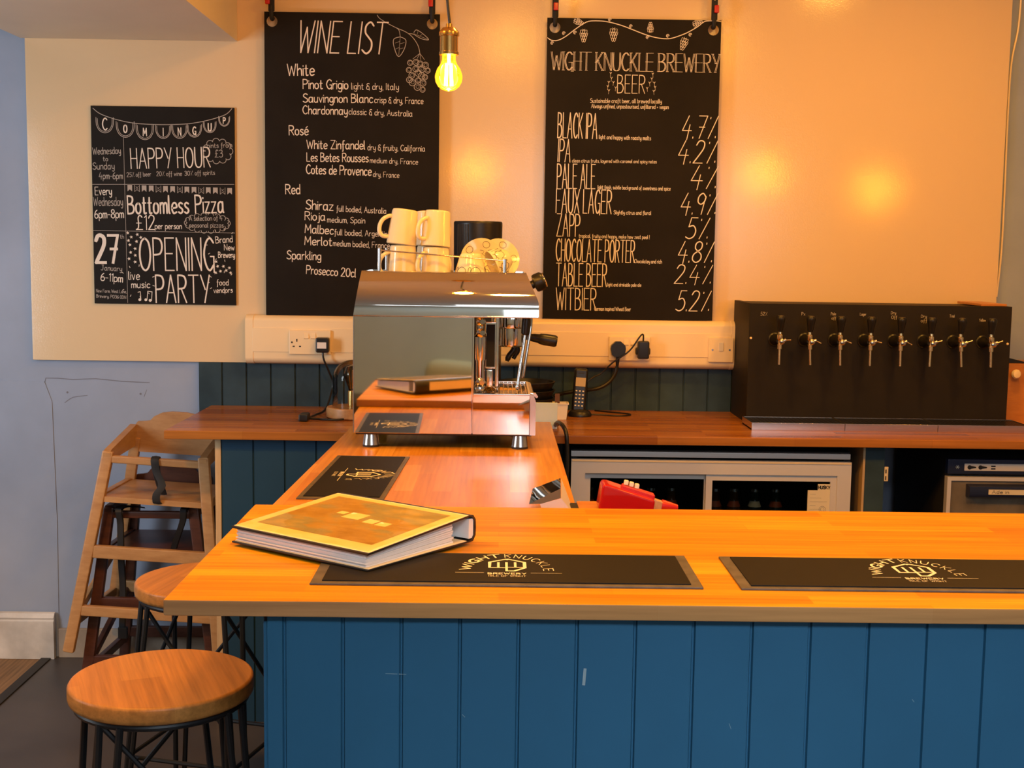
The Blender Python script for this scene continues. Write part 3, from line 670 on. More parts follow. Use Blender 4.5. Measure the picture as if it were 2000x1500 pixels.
def socket(x, z, label):
    t = thing('wall_socket', label, 'socket', (x, 4.354, z), group='double sockets on the trunking')
    m = MB(); m.box(x - .072, x + .072, 4.344, 4.3543, z - .042, z + .042, .003); m.build('face_plate', M['cream_plastic'], t)
    for dx in (-.012, .012):
        m = MB(); m.prism([(0, 0), (-.004, .002), (-.001, .020), (0, .020)], (x + dx - .008, 4.344, z + .012), (0, 1, 0), (0, 0, 1), (.016, 0, 0)); m.build('rocker_switch', M['cream_plastic'], t)
    m = MB()
    for dx in (-.045, .045):
        m.box(x + dx - .002, x + dx + .002, 4.3433, 4.3445, z + .002, z + .012)
        for e in (-.011, .011): m.box(x + dx + e - .0035, x + dx + e + .0035, 4.3433, 4.3445, z - .016, z - .012)
    m.cyl((x - .062, 4.3445, z), (x - .062, 4.343, z), .003, n=10)
    m.build('pin_hole', M['ink'], t)
socket(-.650, 1.157, 'cream double wall socket left of the espresso machine with one black plug'); socket(.459, 1.150, 'cream double wall socket below the beer chalkboard with two black plugs')
t = thing('wall_switch', 'single cream wall switch at the right end of the trunking', 'switch', (.778, 4.354, 1.15))
m = MB(); m.box(.778 - .043, .778 + .043, 4.344, 4.3543, 1.15 - .043, 1.15 + .043, .003); m.build('face_plate', M['cream_plastic'], t)
m = MB(); m.box(.770, .786, 4.3405, 4.345, 1.146, 1.176, .0015); m.build('rocker_switch', M['white'], t)
for dx in (-.03, .03):
    m = MB(); m.cyl((.778 + dx, 4.3445, 1.15), (.778 + dx, 4.343, 1.15), .0035, n=10); m.build('screw', M['steel'], t)
def plug(x, z, label, w=.046, h=.052, round_=False):
    t = thing('power_plug', label, 'plug', (x, 4.343, z))
    m = MB()
    if round_:
        m.prism([(-.022, -.020), (-.012, -.027), (.012, -.027), (.022, -.020), (.026, 0), (.024, .012), (.009, .026), (-.009, .026), (-.024, .012), (-.026, 0)], (x, 4.343, z), (1, 0, 0), (0, 0, 1), (0, -.026, 0))
        m.cyl((x, 4.330, z - .02), (x - .002, 4.33, z - .062), .008, .005, 10)
    else: m.box(x - w / 2, x + w / 2, 4.312, 4.343, z - h / 2, z + h / 2, .006)
    m.build('plug_body', M['black'], t); return t
t = plug(-.6035, 1.150, 'black plug with white sticker in the socket left of the espresso machine')
m = MB(); m.box(-.6205, -.589, 4.3112, 4.3122, 1.139, 1.160); m.build('sticker', M['paper'], t)
m = MB(); m.tube([(-.6035, 4.33, 1.126), (-.600, 4.33, 1.10), (-.585, 4.34, 1.06), (-.572, 4.35, 1.02), (-.575, 4.34, .985), (-.583, 4.25, .937), (-.60, 4.14, .932), (-.612, 4.062, .933)], .0035, 8, 6); m.build('cable', M['black'], t)
m = MB(); m.box(-.637, -.607, 4.005, 4.065, ZC + .0005, ZC + .024, .005); m.build('inline_switch', M['black'], t)
m = MB(); m.tube([(-.618, 4.05, .932), (-.585, 4.045, .931), (-.55, 4.035, .9305), (-.52, 4.030, .9305), (-.495, 4.037, .932)], .0035, 8, 6); m.build('cable', M['black'], t)
t = plug(.418, 1.150, 'round black plug with thick cable, left one below the beer chalkboard', round_=True)
m = MB(); m.tube([(.416, 4.33, 1.088), (.408, 4.33, 1.06), (.385, 4.33, 1.03), (.345, 4.33, 1.01), (.28, 4.345, 1.0), (.22, 4.365, .985), (.16, 4.372, .960), (.12, 4.376, .936)], .0065, 8, 6); m.build('cable', M['black'], t)
t = plug(.505, 1.148, 'black charger block in the right half of the socket below the beer chalkboard', .040, .062)
m = MB(); m.box(.478, .530, 4.322, 4.343, 1.130, 1.156, .006); m.build('plug_flange', M['black'], t)
m = MB(); m.tube([(.504, 4.326, 1.178), (.503, 4.322, 1.20), (.492, 4.315, 1.196), (.455, 4.31, 1.145), (.40, 4.31, 1.105), (.36, 4.32, 1.065), (.32, 4.30, 1.045), (.27, 4.30, .99), (.266, 4.29, .95), (.268, 4.283, .931)], .0028, 8, 6); m.build('cable', M['black'], t)
t = thing('wall_cable', 'thin white cable hanging down the grey wall right of the white board', 'cable', (1.775, 4.42, 1.35))
m = MB(); m.tube([(1.785, 4.424, 2.69), (1.79, 4.424, 2.45), (1.787, 4.424, 2.28), (1.769, 4.424, 2.15), (1.767, 4.424, 1.95), (1.77, 4.424, 1.7), (1.770, 4.424, 1.5), (1.760, 4.42, 1.345)], .0035, 8, 6); m.build('cable', M['cream_plastic'], t)
# ================================================================== pendants
def pendant(p, label):
    x, y, z = p
    t = thing('pendant_lamp', label, 'lamp', (x, y, z), group='bare bulb pendants over the bar', world=False)
    m = MB(); m.tube([(-.02, 0, 2.699 - z), (-.012, 0, .25), (-.006, 0, .17), (.001, 0, .105), (.002, 0, .098)], .0032, 8, 6); m.build('flex', M['black'], t)
    m = MB(); m.lathe([(0, .700 + 1.98 - z), (.03, .699 + 1.98 - z), (.045, .719 + 1.98 - z), (0, .719 + 1.98 - z)], c=(-.02, 0, 0)); m.build('ceiling_rose', M['brass'], t)
    LH = [(0, .104), (.006, .104), (.0065, .097), (.013, .095), (.017, .089), (.0185, .087), (.0195, .085), (.0195, .078), (.0172, .077), (.0172, .045), (.019, .044), (.019, .038), (.016, .037), (0, .037)]
    m = MB(); m.lathe([(r_ * 1.12, z_) for r_, z_ in LH], n=32)
    m.build('lamp_holder', M['brass'], t)
    m = MB(); m.lathe([(.0145, .037), (.0150, .027), (.0185, .018), (.025, .009), (.0292, -.003), (.030, -.009), (.0285, -.019), (.023, -.029), (.014, -.036), (0, -.039)], n=36)
    b = m.build('bulb', M['bulb_lit'], t); b['label'] = 'glowing amber glass bulb'
    m = MB()
    for k in range(6):
        a = 2 * PI * k / 6; m.cyl((.006 * math.cos(a), .006 * math.sin(a), .020), (.0085 * math.cos(a), .0085 * math.sin(a), -.027), .0017, n=8)
    m.cyl((0, 0, .037), (0, 0, .018), .0035, n=10); m.build('filament', M['filament'], b)
    return t
pd = pendant(PENDANTS[0], 'lit bare bulb in a brass holder hanging beside the wine list chalkboard')
for q, lab in ((PENDANTS[1], 'lit pendant bulb just beyond the right edge, nearer of two above the bar'), (PENDANTS[2], 'lit pendant bulb beyond the right edge, farther right and lower')):
    dup(pd, q, lab)

# ================================================================== espresso machine (seen from its left side)
t = thing('espresso_machine', 'mirror-polished espresso machine standing on the peninsula worktop', 'coffee machine', (-.14, 3.5, ZP))
YF, YK = 3.336, 3.664       # near and far side panels
feet = [(-.339, 3.368), (.064, 3.362), (-.339, 3.63), (.064, 3.63)]
for x, y in feet:
    m = MB(); m.lathe([(0, ZP + .006), (.0235, ZP + .006), (.0225, ZP + .012), (.0175, ZP + .044), (0, ZP + .044)], c=(x, y, 0)); f = m.build('foot', M['steel'], t)
    m = MB(); m.lathe([(0, ZP), (.022, ZP), (.0225, ZP + .006), (0, ZP + .006)], c=(x, y, 0)); m.build('rubber_pad', M['rubber'], f)
m = MB(); m.box(-.378, .095, YF + .004, YK - .004, ZP + .036, ZP + .043, .002); m.build('base_plate', M['black'], t)
m = MB(); m.box(-.379, -.070, YF + .005, YK - .005, .993, 1.309, .002); m.build('body_casing', M['black'], t)
def side(y0, y1, name):
    m = MB(); m.box(-.3825, -.0665, y0, y1, .991, 1.3045, .0016); return m.build(name, M['mirror'], t)
side(YF - .004, YF, 'side_panel'); side(YK, YK + .004, 'side_panel')
m = MB(); m.box(-.3845, -.3815, YF - .002, YK + .002, .991, 1.3045, .001); m.build('back_panel', M['steel'], t)
m = MB(); m.box(-.0665, -.0625, YF + .004, YK - .004, .993, 1.309); m.build('front_plate', M['chrome'], t)
# hood: rolled sides leaning inwards, open tray on top
lv = []
for k in range(15):
    th = R(43.5) * k / 14; z = 1.3065 + .1700 * math.sin(th); e = .1700 * (1 - math.cos(th)); f = (z - 1.3065) / .117
    lv.append((z, e, -.3835 + .017 * f, .1085 if z < 1.346 else .1085 - .034 * (z - 1.346) / .0775))
def loft(m, rows, flip=False):
    vs = []; fs = []
    for z, i, a, b in rows: vs += [(a, YF - .004 + i, z), (b, YF - .004 + i, z), (b, YK + .004 - i, z), (a, YK + .004 - i, z)]
    for r_ in range(len(rows) - 1):
        for k in range(4): fs.append((4 * r_ + k, 4 * r_ + (k + 1) % 4, 4 * r_ + 4 + (k + 1) % 4, 4 * r_ + 4 + k))
    m.add(vs, fs)
    return len(rows)
m = MB(); loft(m, lv + [(lv[-1][0], .050, -.362, .070), (1.398, .052, -.360, .066)])
z, i, a, b = lv[0]; m.add([(a, YF - .004, z), (b, YF - .004, z), (b, YK + .004, z), (a, YK + .004, z)], [(0, 1, 2, 3)])
m.build('hood', M['mirror'], t, 50)
m = MB(); m.box(-.359, .065, YF + .049, YK - .049, 1.394, 1.400, .001)
m.build('cup_tray', M['steel'], t)
m = MB(); m.box(-.3835, .1085, YF - .0055, YK + .0055, 1.3045, 1.3085, .001); m.build('seam_trim', M['chrome'], t)
# cup rail
ya, yb = YF + .052, YK - .052
for x, y, h in ((-.320, ya, 1.4835), (.0165, ya, 1.459), (-.320, yb, 1.4835), (.0165, yb, 1.459)):
    m = MB(); m.cyl((x, y, 1.40), (x, y, h), .0052, n=16); m.build('rail_post', M['chrome'], t)
m = MB()
for y in (ya, yb): m.cyl((-.320, y, 1.479), (.0165, y, 1.455), .0022, n=10)
m.build('cup_rail', M['chrome'], t)
# brew group with portafilter
gx, gy = .037, 3.50
m = MB(); m.lathe([(0, 1.3065), (.047, 1.3065), (.049, 1.300), (.049, 1.272), (.046, 1.268), (.0, 1.268)], c=(gx, gy, 0), n=36)
for k in range(10):
    a = 2 * PI * k / 10; m.cyl((gx + .049 * math.cos(a), gy + .049 * math.sin(a), 1.274), (gx + .049 * math.cos(a), gy + .049 * math.sin(a), 1.300), .005, n=8)
m.build('group_head', M['chrome'], t)
m = MB(); m.lathe([(0, 1.268), (.0415, 1.268), (.0415, 1.222), (.039, 1.217), (0, 1.217)], c=(gx, gy, 0), n=36); pf = m.build('portafilter', M['chrome'], t)
m = MB(); d = Vector((.98, -.06, -.14)).normalized()
m.axis([(0, 0), (.009, 0), (.010, .02), (.012, .030), (.0125, .042), (.015, .046), (.0165, .06), (.0165, .088), (.0135, .094), (0, .095)], (gx + .036, gy - .01, 1.246), d, 20); h = m.build('handle', M['black'], pf); h['label'] = 'black handle'
m = MB(); m.tube([(gx + .012, gy, 1.219), (gx + .008, gy, 1.205), (gx - .004, gy, 1.190), (gx - .010, gy, 1.175)], [.008, .0085, .008, .006], 12, 4)
m.tube([(gx + .012, gy + .02, 1.219), (gx + .020, gy + .02, 1.205), (gx + .008, gy + .02, 1.180)], [.008, .008, .006], 12, 4); m.build('spout', M['black'], pf)
# levers and fittings between the casing and the group
m = MB(); m.box(-.0345, -.003, 3.418, 3.425, 1.160, 1.289, .003); m.build('lever_plate', M['chrome'], t)
m = MB(); m.box(-.0305, -.007, 3.4155, 3.419, 1.166, 1.282); m.build('lever_plate_inset', M['void'], t)
m = MB(); m.axis([(0, 0), (.014, 0), (.016, .012), (.011, .022), (.014, .03), (.014, .085), (.017, .09), (.017, .15), (.010, .158), (.010, .20), (0, .20)], (-.047, 3.385, 1.100), (0, 0, 1), 16); m.build('boiler_column', M['chrome'], t)
for z in (1.128, 1.262, 1.292):
    m = MB(); m.axis([(0, 0), (.011, 0), (.013, .006), (.013, .012), (.007, .016), (.007, .026), (0, .026)], (-.047, 3.378, z), (.25, -1, 0), 8); m.build('hex_fitting', M['chrome'], t)
m = MB(); m.box(-.006, .004, 3.43, 3.44, 1.10, 1.30, .002); m.box(-.03, -.012, 3.412, 3.42, 1.105, 1.158, .003); m.build('bracket', M['chrome'], t)
m = MB(); m.lathe([(0, .0), (.014, .0), (.016, .006), (.010, .011), (0, .012)], c=(-.02, 3.40, 1.102), n=20); m.build('valve_cap', M['brass'], t)
# steam and water wands
m = MB(); m.axis([(0, 0), (.010, 0), (.012, .010), (.012, .045), (.008, .05), (0, .05)], (.078, 3.40, 1.305), (-.06, -.02, -1), 16); w_ = m.build('wand_joint', M['black'], t)
m = MB(); m.tube([(.076, 3.398, 1.285), (.072, 3.395, 1.235), (.064, 3.388, 1.18), (.057, 3.38, 1.125), (.056, 3.379, 1.118)], .0047, 10, 5); m.axis([(0, 0), (.0055, .002), (.007, .010), (.005, .016), (0, .017)], (.0555, 3.379, 1.106), (0, 0, 1), 14); m.build('steam_wand', M['chrome'], t)
m = MB(); m.tube([(.092, 3.44, 1.30), (.0905, 3.44, 1.272), (.083, 3.435, 1.22), (.073, 3.43, 1.15), (.070, 3.43, 1.135)], .0042, 10, 5); m.build('water_wand', M['chrome'], t)
# steam knob on the sloping front
m = MB(); nv = Vector((.92, -.03, .40)).normalized()
m.axis([(0, 0), (.012, 0), (.012, .010), (.024, .012), (.0265, .017), (.0265, .034), (.022, .040), (0, .040)], (.0885, 3.46, 1.388), nv, 10); k_ = m.build('steam_knob', M['black'], t)
m = MB(); m.axis([(0, .040), (.020, .040), (.021, .043), (.017, .045), (0, .045)], (.0885, 3.46, 1.388), nv, 24); m.build('knob_cap', M['chrome'], k_)
# drip tray
m = MB(); m.box(-.0640, .0885, YF - .0035, YF + .0005, .991, 1.097, .001); m.build('tray_side', M['mirror'], t)
m = MB(); m.box(-.0640, .0885, YK - .0005, YK + .0035, .991, 1.097, .001); m.build('tray_side', M['mirror'], t)
m = MB(); m.prism([(.0890, .990), (.1045, .990), (.1045, 1.082), (.0980, 1.098), (.0890, 1.100)], (0, YF - .004, 0), (1, 0, 0), (0, 0, 1), (0, YK - YF + .008, 0)); m.build('tray_front', M['steel'], t)
m = MB(); m.box(-.060, .087, YF + .004, YK - .004, 1.040, 1.055); m.build('tray_pan', M['void'], t)
m = MB()
m.box(-.063, .090, YF - .004, YF + .001, 1.096, 1.101, .001); m.box(-.063, .090, YK - .001, YK + .004, 1.096, 1.101, .001); m.box(-.063, -.058, YF, YK, 1.096, 1.101, .001); m.box(.084, .090, YF, YK, 1.096, 1.101, .001)
m.build('tray_rim', M['chrome'], t)
m = MB()
for k in range(12): x = -.054 + k * .0122; m.cyl((x, YF, 1.096), (x, YK, 1.096), .0016, n=6, caps=False)
for k in range(17): y = YF + .008 + k * .0195; m.cyl((-.059, y, 1.0935), (.085, y, 1.0935), .0016, n=6, caps=False)
m.build('drip_grid', M['chrome'], t)
m = MB(); m.prism([(.0885, 1.100), (.106, 1.099), (.112, 1.090), (.108, 1.086)], (0, 3.37, 0), (1, 0, 0), (0, 0, 1), (0, .02, 0)); m.build('tray_clip', M['chrome'], t)

# ---- mugs stacked bottom-up on the machine, and patterned cups
def mug(label, loc, rz=0, tilt=None, r0=.0405, r1=.0345, h=.096):
    """mug standing upside down on its rim"""
    t = thing('mug', label, 'mug', loc, group='plain mugs stacked upside down on the espresso machine', world=False, rot=(tilt or (0, 0, 0)))
    if tilt is None: t.rotation_euler = (0, 0, rz)
    m = MB(); m.lathe([(r0 - .003, .004), (r0 - .001, .0), (r0 + .0005, .002), (r0, .01), (r1 + .0008, h - .006), (r1 - .002, h - .001), (r1 - .006, h), (r1 - .008, h - .003), (0, h - .003)], n=40)
    m.lathe([(r0 - .003, .004), (r1 - .004, h - .008), (0, h - .008)], n=40); m.build('mug_body', M['china'], t)
    rm = r0 - .002
    m = MB(); m.tube([(-rm + .002, 0, .018), (-rm - .016, 0, .017), (-rm - .026, 0, .026), (-rm - .0275, 0, .045), (-rm - .020, 0, .062), (-rm - .006, 0, .072), (-r1 - .000, 0, .074)], [.0058] * 31, 10, 5)
    m.build('mug_handle', M['china'], t); return t
ZT = 1.400
mug('lower left mug of the upside-down stack behind the cup rail', (-.262, 3.452, ZT), rz=.35, h=.094)
mug('lower right mug of the upside-down stack, beside the patterned cups', (-.172, 3.455, ZT), rz=.78, h=.090)
mug('upper left mug of the upside-down stack, highest on the machine', (-.2665, 3.452, ZT + .0945), tilt=(0, .115, .35))
mug('upper right mug of the upside-down stack, nearest the black hopper', (-.1735, 3.455, ZT + .0905), tilt=(0, .085, .76), h=.098)
m0 = mug('rear mug of the upside-down stack, mostly hidden behind the upper left one', (-.195, 3.560, ZT), rz=PI - .5, h=.094)
mug('rear upper mug peeping out between the two upper front mugs', (-.196, 3.560, ZT + .0945), tilt=(0, .03, PI - .5))

def cup(label, loc, rot, r=.043, h=.056):
    t = thing('coffee_cup', label, 'cup', loc, group='cups with black line drawings', world=False, rot=rot)
    prof = [(r - .002, .002), (r, 0), (r + .001, .003), (r * .98, .016), (r * .86, .034), (r * .66, h - .006), (r * .60, h - .002), (r * .55, h), (r * .5, h - .004), (0, h - .004)]
    m = MB(); m.lathe(prof, n=36); m.lathe([(r - .002, .002), (r * .9, .02), (r * .6, h - .01), (0, h - .01)], n=36); m.build('cup_body', M['china'], t)
    # drawn lines wrap the wall
    m = MB()
    def rad(z):
        for (ra, za), (rb, zb) in zip(prof[1:], prof[2:]):
            if za <= z <= zb: return ra + (rb - ra) * (z - za) / max(zb - za, 1e-6)
        return r * .6
    def wrap(pts): m.tube([((rad(z) + .0002) * math.cos(a), (rad(z) + .0002) * math.sin(a), z) for a, z in pts], .0006, 5, 4)
    for a0 in (-2.2, -1.2, .1, 1.6, 3.0):
        wrap([(a0 + .34 * math.cos(q), .022 + .013 * math.sin(q)) for q in [k * PI / 5 for k in range(10)]])
        wrap([(a0 - .55, .008), (a0 - .5, .030), (a0 - .35, .034), (a0 - .36, .014)])
        wrap([(a0 - .2, .004), (a0, .012), (a0 + .25, .004)])
    m.build('line_drawing', M['ink'], t); return t
cup('front patterned cup upside down behind the rail', (-.076, 3.450, ZT + .0012), (0, 0, 0), .046, .072)
cup('patterned cup leaning on its side against the rail right end', (-.018, 3.468, ZT + .0425), (0, 1.15, .35), .040, .052)
def saucer(label, loc, rot):
    t = thing('saucer', label, 'saucer', loc, group='patterned saucers standing on edge', world=False, rot=rot)
    m = MB(); m.lathe([(0, 0), (.03, 0), (.036, .004), (.057, .011), (.058, .013), (.036, .007), (.028, .003), (0, .003)], n=40); m.build('saucer_dish', M['china'], t)
    m = MB()
    for k in range(5):
        a = k * 1.26; q = [(.042 + .009 * math.cos(j * PI / 4), a + .24 * math.sin(j * PI / 4)) for j in range(9)]
        m.tube([(r_ * math.cos(th), r_ * math.sin(th), .0072 + max(0, r_ - .036) * .29) for r_, th in q], .0005, 5, 3)
        m.tube([(.010 * k * math.cos(a) , .02 * math.sin(a + 1), .0033), (.02 * math.cos(a), .024 * math.sin(a), .0033), (.026 * math.cos(a + .5), .026 * math.sin(a + .5), .0035)], .0005, 5, 3)
    m.build('line_drawing', M['ink'], t)
saucer('left patterned saucer on edge behind the upside-down patterned cup', (-.048, 3.555, ZT + .0575), (1.30, 0, -.1))
saucer('right patterned saucer on edge by the right rail post', (.000, 3.585, ZT + .0575), (1.28, 0, .28))

# ================================================================== things on the back counter
t = thing('coffee_grinder', 'tall black cylinder of a coffee grinder hopper behind the cups', 'grinder', (-.068, 4.13, ZC))
m = MB(); m.box(-.148, .012, 4.04, 4.26, ZC, ZC + .36, .02); m.build('grinder_body', M['black'], t)
m = MB(); m.lathe([(0, ZC + .36), (.05, ZC + .36), (.078, ZC + .45), (.0795, 1.567), (.0795, 1.572), (.077, 1.576), (0, 1.576)], c=(-.068, 4.13, 0), n=40); m.build('hopper', M['black'], t)
m = MB()
for k in range(9):
    a = -PI / 2 + (-.95 + k * .07); m.cyl((-.068 + .0797 * math.cos(a), 4.13 + .0797 * math.sin(a), 1.46), (-.068 + .0797 * math.cos(a), 4.13 + .0797 * math.sin(a), 1.566), .0016, n=6)
m.build('hopper_rib', M['black'], t)

t = thing('cloche_lamp', 'glass dome lamp with an unlit filament bulb on a round wooden base', 'lamp', (-.478, 4.13, ZC))
m = MB(); m.lathe([(0, ZC), (.080, ZC), (.085, ZC + .004), (.086, ZC + .03), (.083, ZC + .036), (0, ZC + .036)], c=(-.478, 4.13, 0), n=40); m.build('lamp_base', M['oak'], t)
m = MB(); zt = 1.118; rr = .0655
m.lathe([(rr, ZC + .036), (rr, zt - rr)] + [(rr * math.cos(a), zt - rr + rr * math.sin(a)) for a in [k * PI / 24 for k in range(1, 12)]] + [(0, zt)], c=(-.478, 4.13, 0), n=40); m.build('glass_dome', M['glass'], t)
m = MB(); m.lathe([(0, ZC + .036), (.016, ZC + .036), (.016, ZC + .085), (.013, ZC + .09), (0, ZC + .09)], c=(-.478, 4.13, 0)); m.build('lamp_holder', M['brass'], t)
m = MB(); m.lathe([(.012, ZC + .09), (.014, ZC + .10), (.028, ZC + .135), (.029, ZC + .148), (.020, ZC + .168), (0, ZC + .176)], c=(-.478, 4.13, 0), n=30); b_ = m.build('bulb', M['bulb_amber'], t)
m = MB()
for k in range(4): m.cyl((-.478 + .006 * math.cos(k * 1.57), 4.13 + .006 * math.sin(k * 1.57), ZC + .095), (-.478 + .011 * math.cos(k * 1.57), 4.13 + .011 * math.sin(k * 1.57), ZC + .155), .0012, n=6)
m.build('filament', M['brass'], b_)

def bowl(c, z, s, label):
    t = thing('serving_bowl', label, 'bowl', (c[0], c[1], z), group='black bowls stacked behind the espresso machine')
    m = MB(); m.lathe([(0, z), (.06 * s, z), (.085 * s, z + .03), (.096 * s, z + .055), (.099 * s, z + .057), (.099 * s, z + .060), (.093 * s, z + .060), (.082 * s, z + .033), (.058 * s, z + .005), (0, z + .004)], c=(c[0], c[1], 0), n=36); m.build('bowl_body', M['black'], t)
bowl((.100, 4.255), ZC, 1, 'bottom bowl of three black bowls stacked behind the espresso machine'); bowl((.100, 4.255), ZC + .028, 1, 'middle bowl of three black bowls stacked behind the espresso machine')
bowl((.100, 4.255), ZC + .056, 1, 'top bowl of three black bowls stacked behind the espresso machine')
t = thing('blank_card', 'blank pale blue card standing beside the drip tray of the espresso machine', 'card', (.155, 3.93, ZC))
m = MB(); m.box(.108, .1915, 3.914, 3.930, ZC, ZC + .082, .001); m.build('card', M['card'], t)
t = thing('paper_tub', 'small cream paper tub with brown sachets beside the phone', 'tub', (.213, 4.16, ZC))
def square_tub(m, c, z, rows, n=4):
    vs = []
    for hw, zz in rows: vs += [(c[0] - hw, c[1] - hw, z + zz), (c[0] + hw, c[1] - hw, z + zz), (c[0] + hw, c[1] + hw, z + zz), (c[0] - hw, c[1] + hw, z + zz)]
    fs = [(0, 1, 2, 3)]
    for r_ in range(len(rows) - 1):
        for k in range(4): fs.append((4 * r_ + k, 4 * r_ + (k + 1) % 4, 4 * r_ + 4 + (k + 1) % 4, 4 * r_ + 4 + k))
    return m.add(vs, fs)
m = MB(); square_tub(m, (.213, 4.16), ZC, [(.0195, 0), (.024, .050), (.027, .051), (.027, .055), (.023, .055), (.0185, .004), (.001, .004)]); m.build('tub', M['label'], t)
t = thing('tea_sachet', 'folded brown sachet standing in the small cream paper tub', 'sachet', (.208, 4.16, ZC + .005))
m = MB(); m.box(.194, .210, 4.155, 4.159, ZC + .006, ZC + .085, .001); m.build('sachet', M['tea'], t)
t = thing('cordless_phone', 'black cordless phone upright in its cradle on the back counter', 'phone', (.283, 4.235, ZC))
m = MB(); m.lathe([(0, 0), (.040, 0), (.041, .006), (.036, .016), (.026, .022), (0, .024)], c=(.283, 4.235, ZC), n=32, sy=.9); m.build('cradle', M['black'], t)
A = Matrix.Translation((.278, 4.245, ZC + .012)) @ Matrix.Rotation(R(-8), 4, 'X') @ Matrix.Rotation(R(4), 4, 'Y')
m = MB(); m.box(-.0235, .0235, -.012, .012, 0, .150, .009, A, 3); hs = m.build('handset', M['black'], t)
m = MB(); m.box(-.017, .017, -.0132, -.0115, .088, .118, .0005, A); m.build('display', M['screen'], hs)
m = MB()
for r_ in range(5):
    for c_ in range(3): m.box(-.0150 + c_ * .0115, -.0150 + c_ * .0115 + .006, -.0135, -.0115, .020 + r_ * .0125, .020 + r_ * .0125 + .0045, .0005, A)
m.build('keypad', M['chalk'], hs)
m = MB(); m.box(-.010, .010, -.0128, -.0115, .132, .135, 0, A); m.build('earpiece_slot', M['rubber'], hs)
m = MB(); m.tube([(.32, 4.24, ZC + .006), (.36, 4.245, ZC + .004), (.42, 4.235, ZC + .003), (.458, 4.26, ZC + .003), (.45, 4.295, ZC + .003), (.40, 4.33, ZC + .003), (.345, 4.37, ZC + .003)], .0025, 8, 6); m.build('lead', M['black'], t)
t = thing('black_cable', 'thick black cable looping off the right edge of the peninsula beside the espresso machine', 'cable', (.19, 3.72, ZC))
m = MB(); m.tube([(.195, 3.965, ZC + .008), (.188, 3.93, ZC + .009), (.186, 3.89, ZC + .020), (.192, 3.83, ZC + .032), (.203, 3.775, ZC + .028), (.212, 3.752, ZC + .005), (.215, 3.750, ZC - .05), (.215, 3.750, ZC - .12), (.213, 3.752, ZC - .30), (.20, 3.752, .35), (.19, 3.752, .008)], .0065, 10, 6); m.build('cable', M['black'], t)
# ================================================================== beer tap box
t = thing('beer_tap_box', 'wide black box with eight beer taps standing on the back counter at right', 'beer taps', (1.26, 4.25, ZC))
TX0, TX1, TY, TZ = .827, 1.693, 4.115, 1.3225
m = MB(); m.box(TX0, TX1, TY, TY + .016, ZC, TZ, .001); m.build('front_board', M['black_matt'], t)
m = MB(); m.box(TX0, TX0 + .016, TY + .0165, 4.385, ZC, TZ); m.build('side_board', M['black_matt'], t)
m = MB(); m.box(TX1 - .016, TX1, TY + .0165, 4.385, ZC, TZ); m.build('side_board', M['black_matt'], t)
m = MB(); m.box(TX0 + .017, TX1 - .017, TY + .0165, 4.385, TZ - .02, TZ - .003); m.build('top_board', M['black_matt'], t)
for x, z in ((.834, 1.208), (1.684, 1.20)):
    m = MB(); m.axis([(0, 0), (.0042, 0), (.003, .002), (0, .0022)], (x, TY, z), (0, -1, 0), 12); m.build('screw', M['cream_plastic'], t)
for i in range(8):
    x = .913 + i * .0981; rl = (0, -.05, -.04, -.01, -.02, .02, -.07, -.03)[i]
    m = MB(); y = TY
    m.axis([(0, 0), (.0225, 0), (.0225, .003), (.0185, .006), (.0175, .016), (.0145, .028), (.0095, .036), (.0095, .072), (0, .072)], (x, y, 1.205), (0, -1, 0), 24); tp = m.build('beer_tap', M['black'], t)
    yh = TY - .075
    m = MB(); m.lathe([(0, -.062), (.0042, -.062), (.0042, -.012), (.0075, -.011), (.0078, .004), (.006, .006), (.006, .016), (.0082, .018), (.0098, .022), (.0098, .034), (.006, .037), (.0055, .046), (0, .046)], n=16, M=Matrix.Translation((x, yh, 1.190)) @ Matrix.Rotation(rl, 4, 'Y')); m.build('spout', M['tapbrass'], tp)
    m = MB(); m.lathe([(0, 0), (.0085, 0), (.0095, .008), (.0125, .028), (.0145, .040), (.0140, .047), (.0105, .0515), (0, .053)], n=20, M=Matrix.Translation((x, yh + .002, 1.2355)) @ Matrix.Rotation(R(6), 4, 'X')); m.build('handle', M['black'], tp)
    m = MB(); m.axis([(0, 0), (.009, 0), (.0095, .004), (.006, .0065), (0, .007)], (x + .006, yh - .006, 1.203), (.25, -1, 0), 16)
    a = (.05, -.5, -.4, -.25, -.55, .25, .35, .35)[i]; m.cyl((x + .010, yh - .006, 1.206), (x + .018, yh - .006, 1.209), .006, n=12); m.cyl((x + .016, yh - .006, 1.208), (x + .034, yh - .008, 1.208 + .018 * a), .0018, .0026, n=8); m.build('flow_lever', M['steel'], tp)
ik = Ink((TX0, TY - .0006, 1.205), (1, 0, 0), (0, 0, 1))
for s_, u, v, w, c in (('52%', .036, .078, .022, .011), ('Px', .171, .080, .012, .010), ('Pale', .268, .082, .016, .009), ('off', .271, .068, .014, .009), ('Lager', .364, .082, .020, .009), ('Dry', .466, .088, .016, .009), ('Off', .468, .073, .018, .010), ('Dry', .566, .078, .018, .009), ('off', .566, .063, .020, .011), ('Trial', .660, .080, .016, .009), ('Yellow', .758, .068, .022, .009)):
    ik.text(s_, u, v, w, c, .0013)
ik.mb.build('chalk_note', M['chalk_dim'], t)
t = thing('wood_offcut', 'thin wooden offcut lying on top of the black tap box', 'wood', (1.63, 4.2, TZ))
m = MB(); m.box(1.60, 1.685, 4.14, 4.36, TZ + .0002, TZ + .008, .001); m.build('offcut', M['orange_wood'], t)
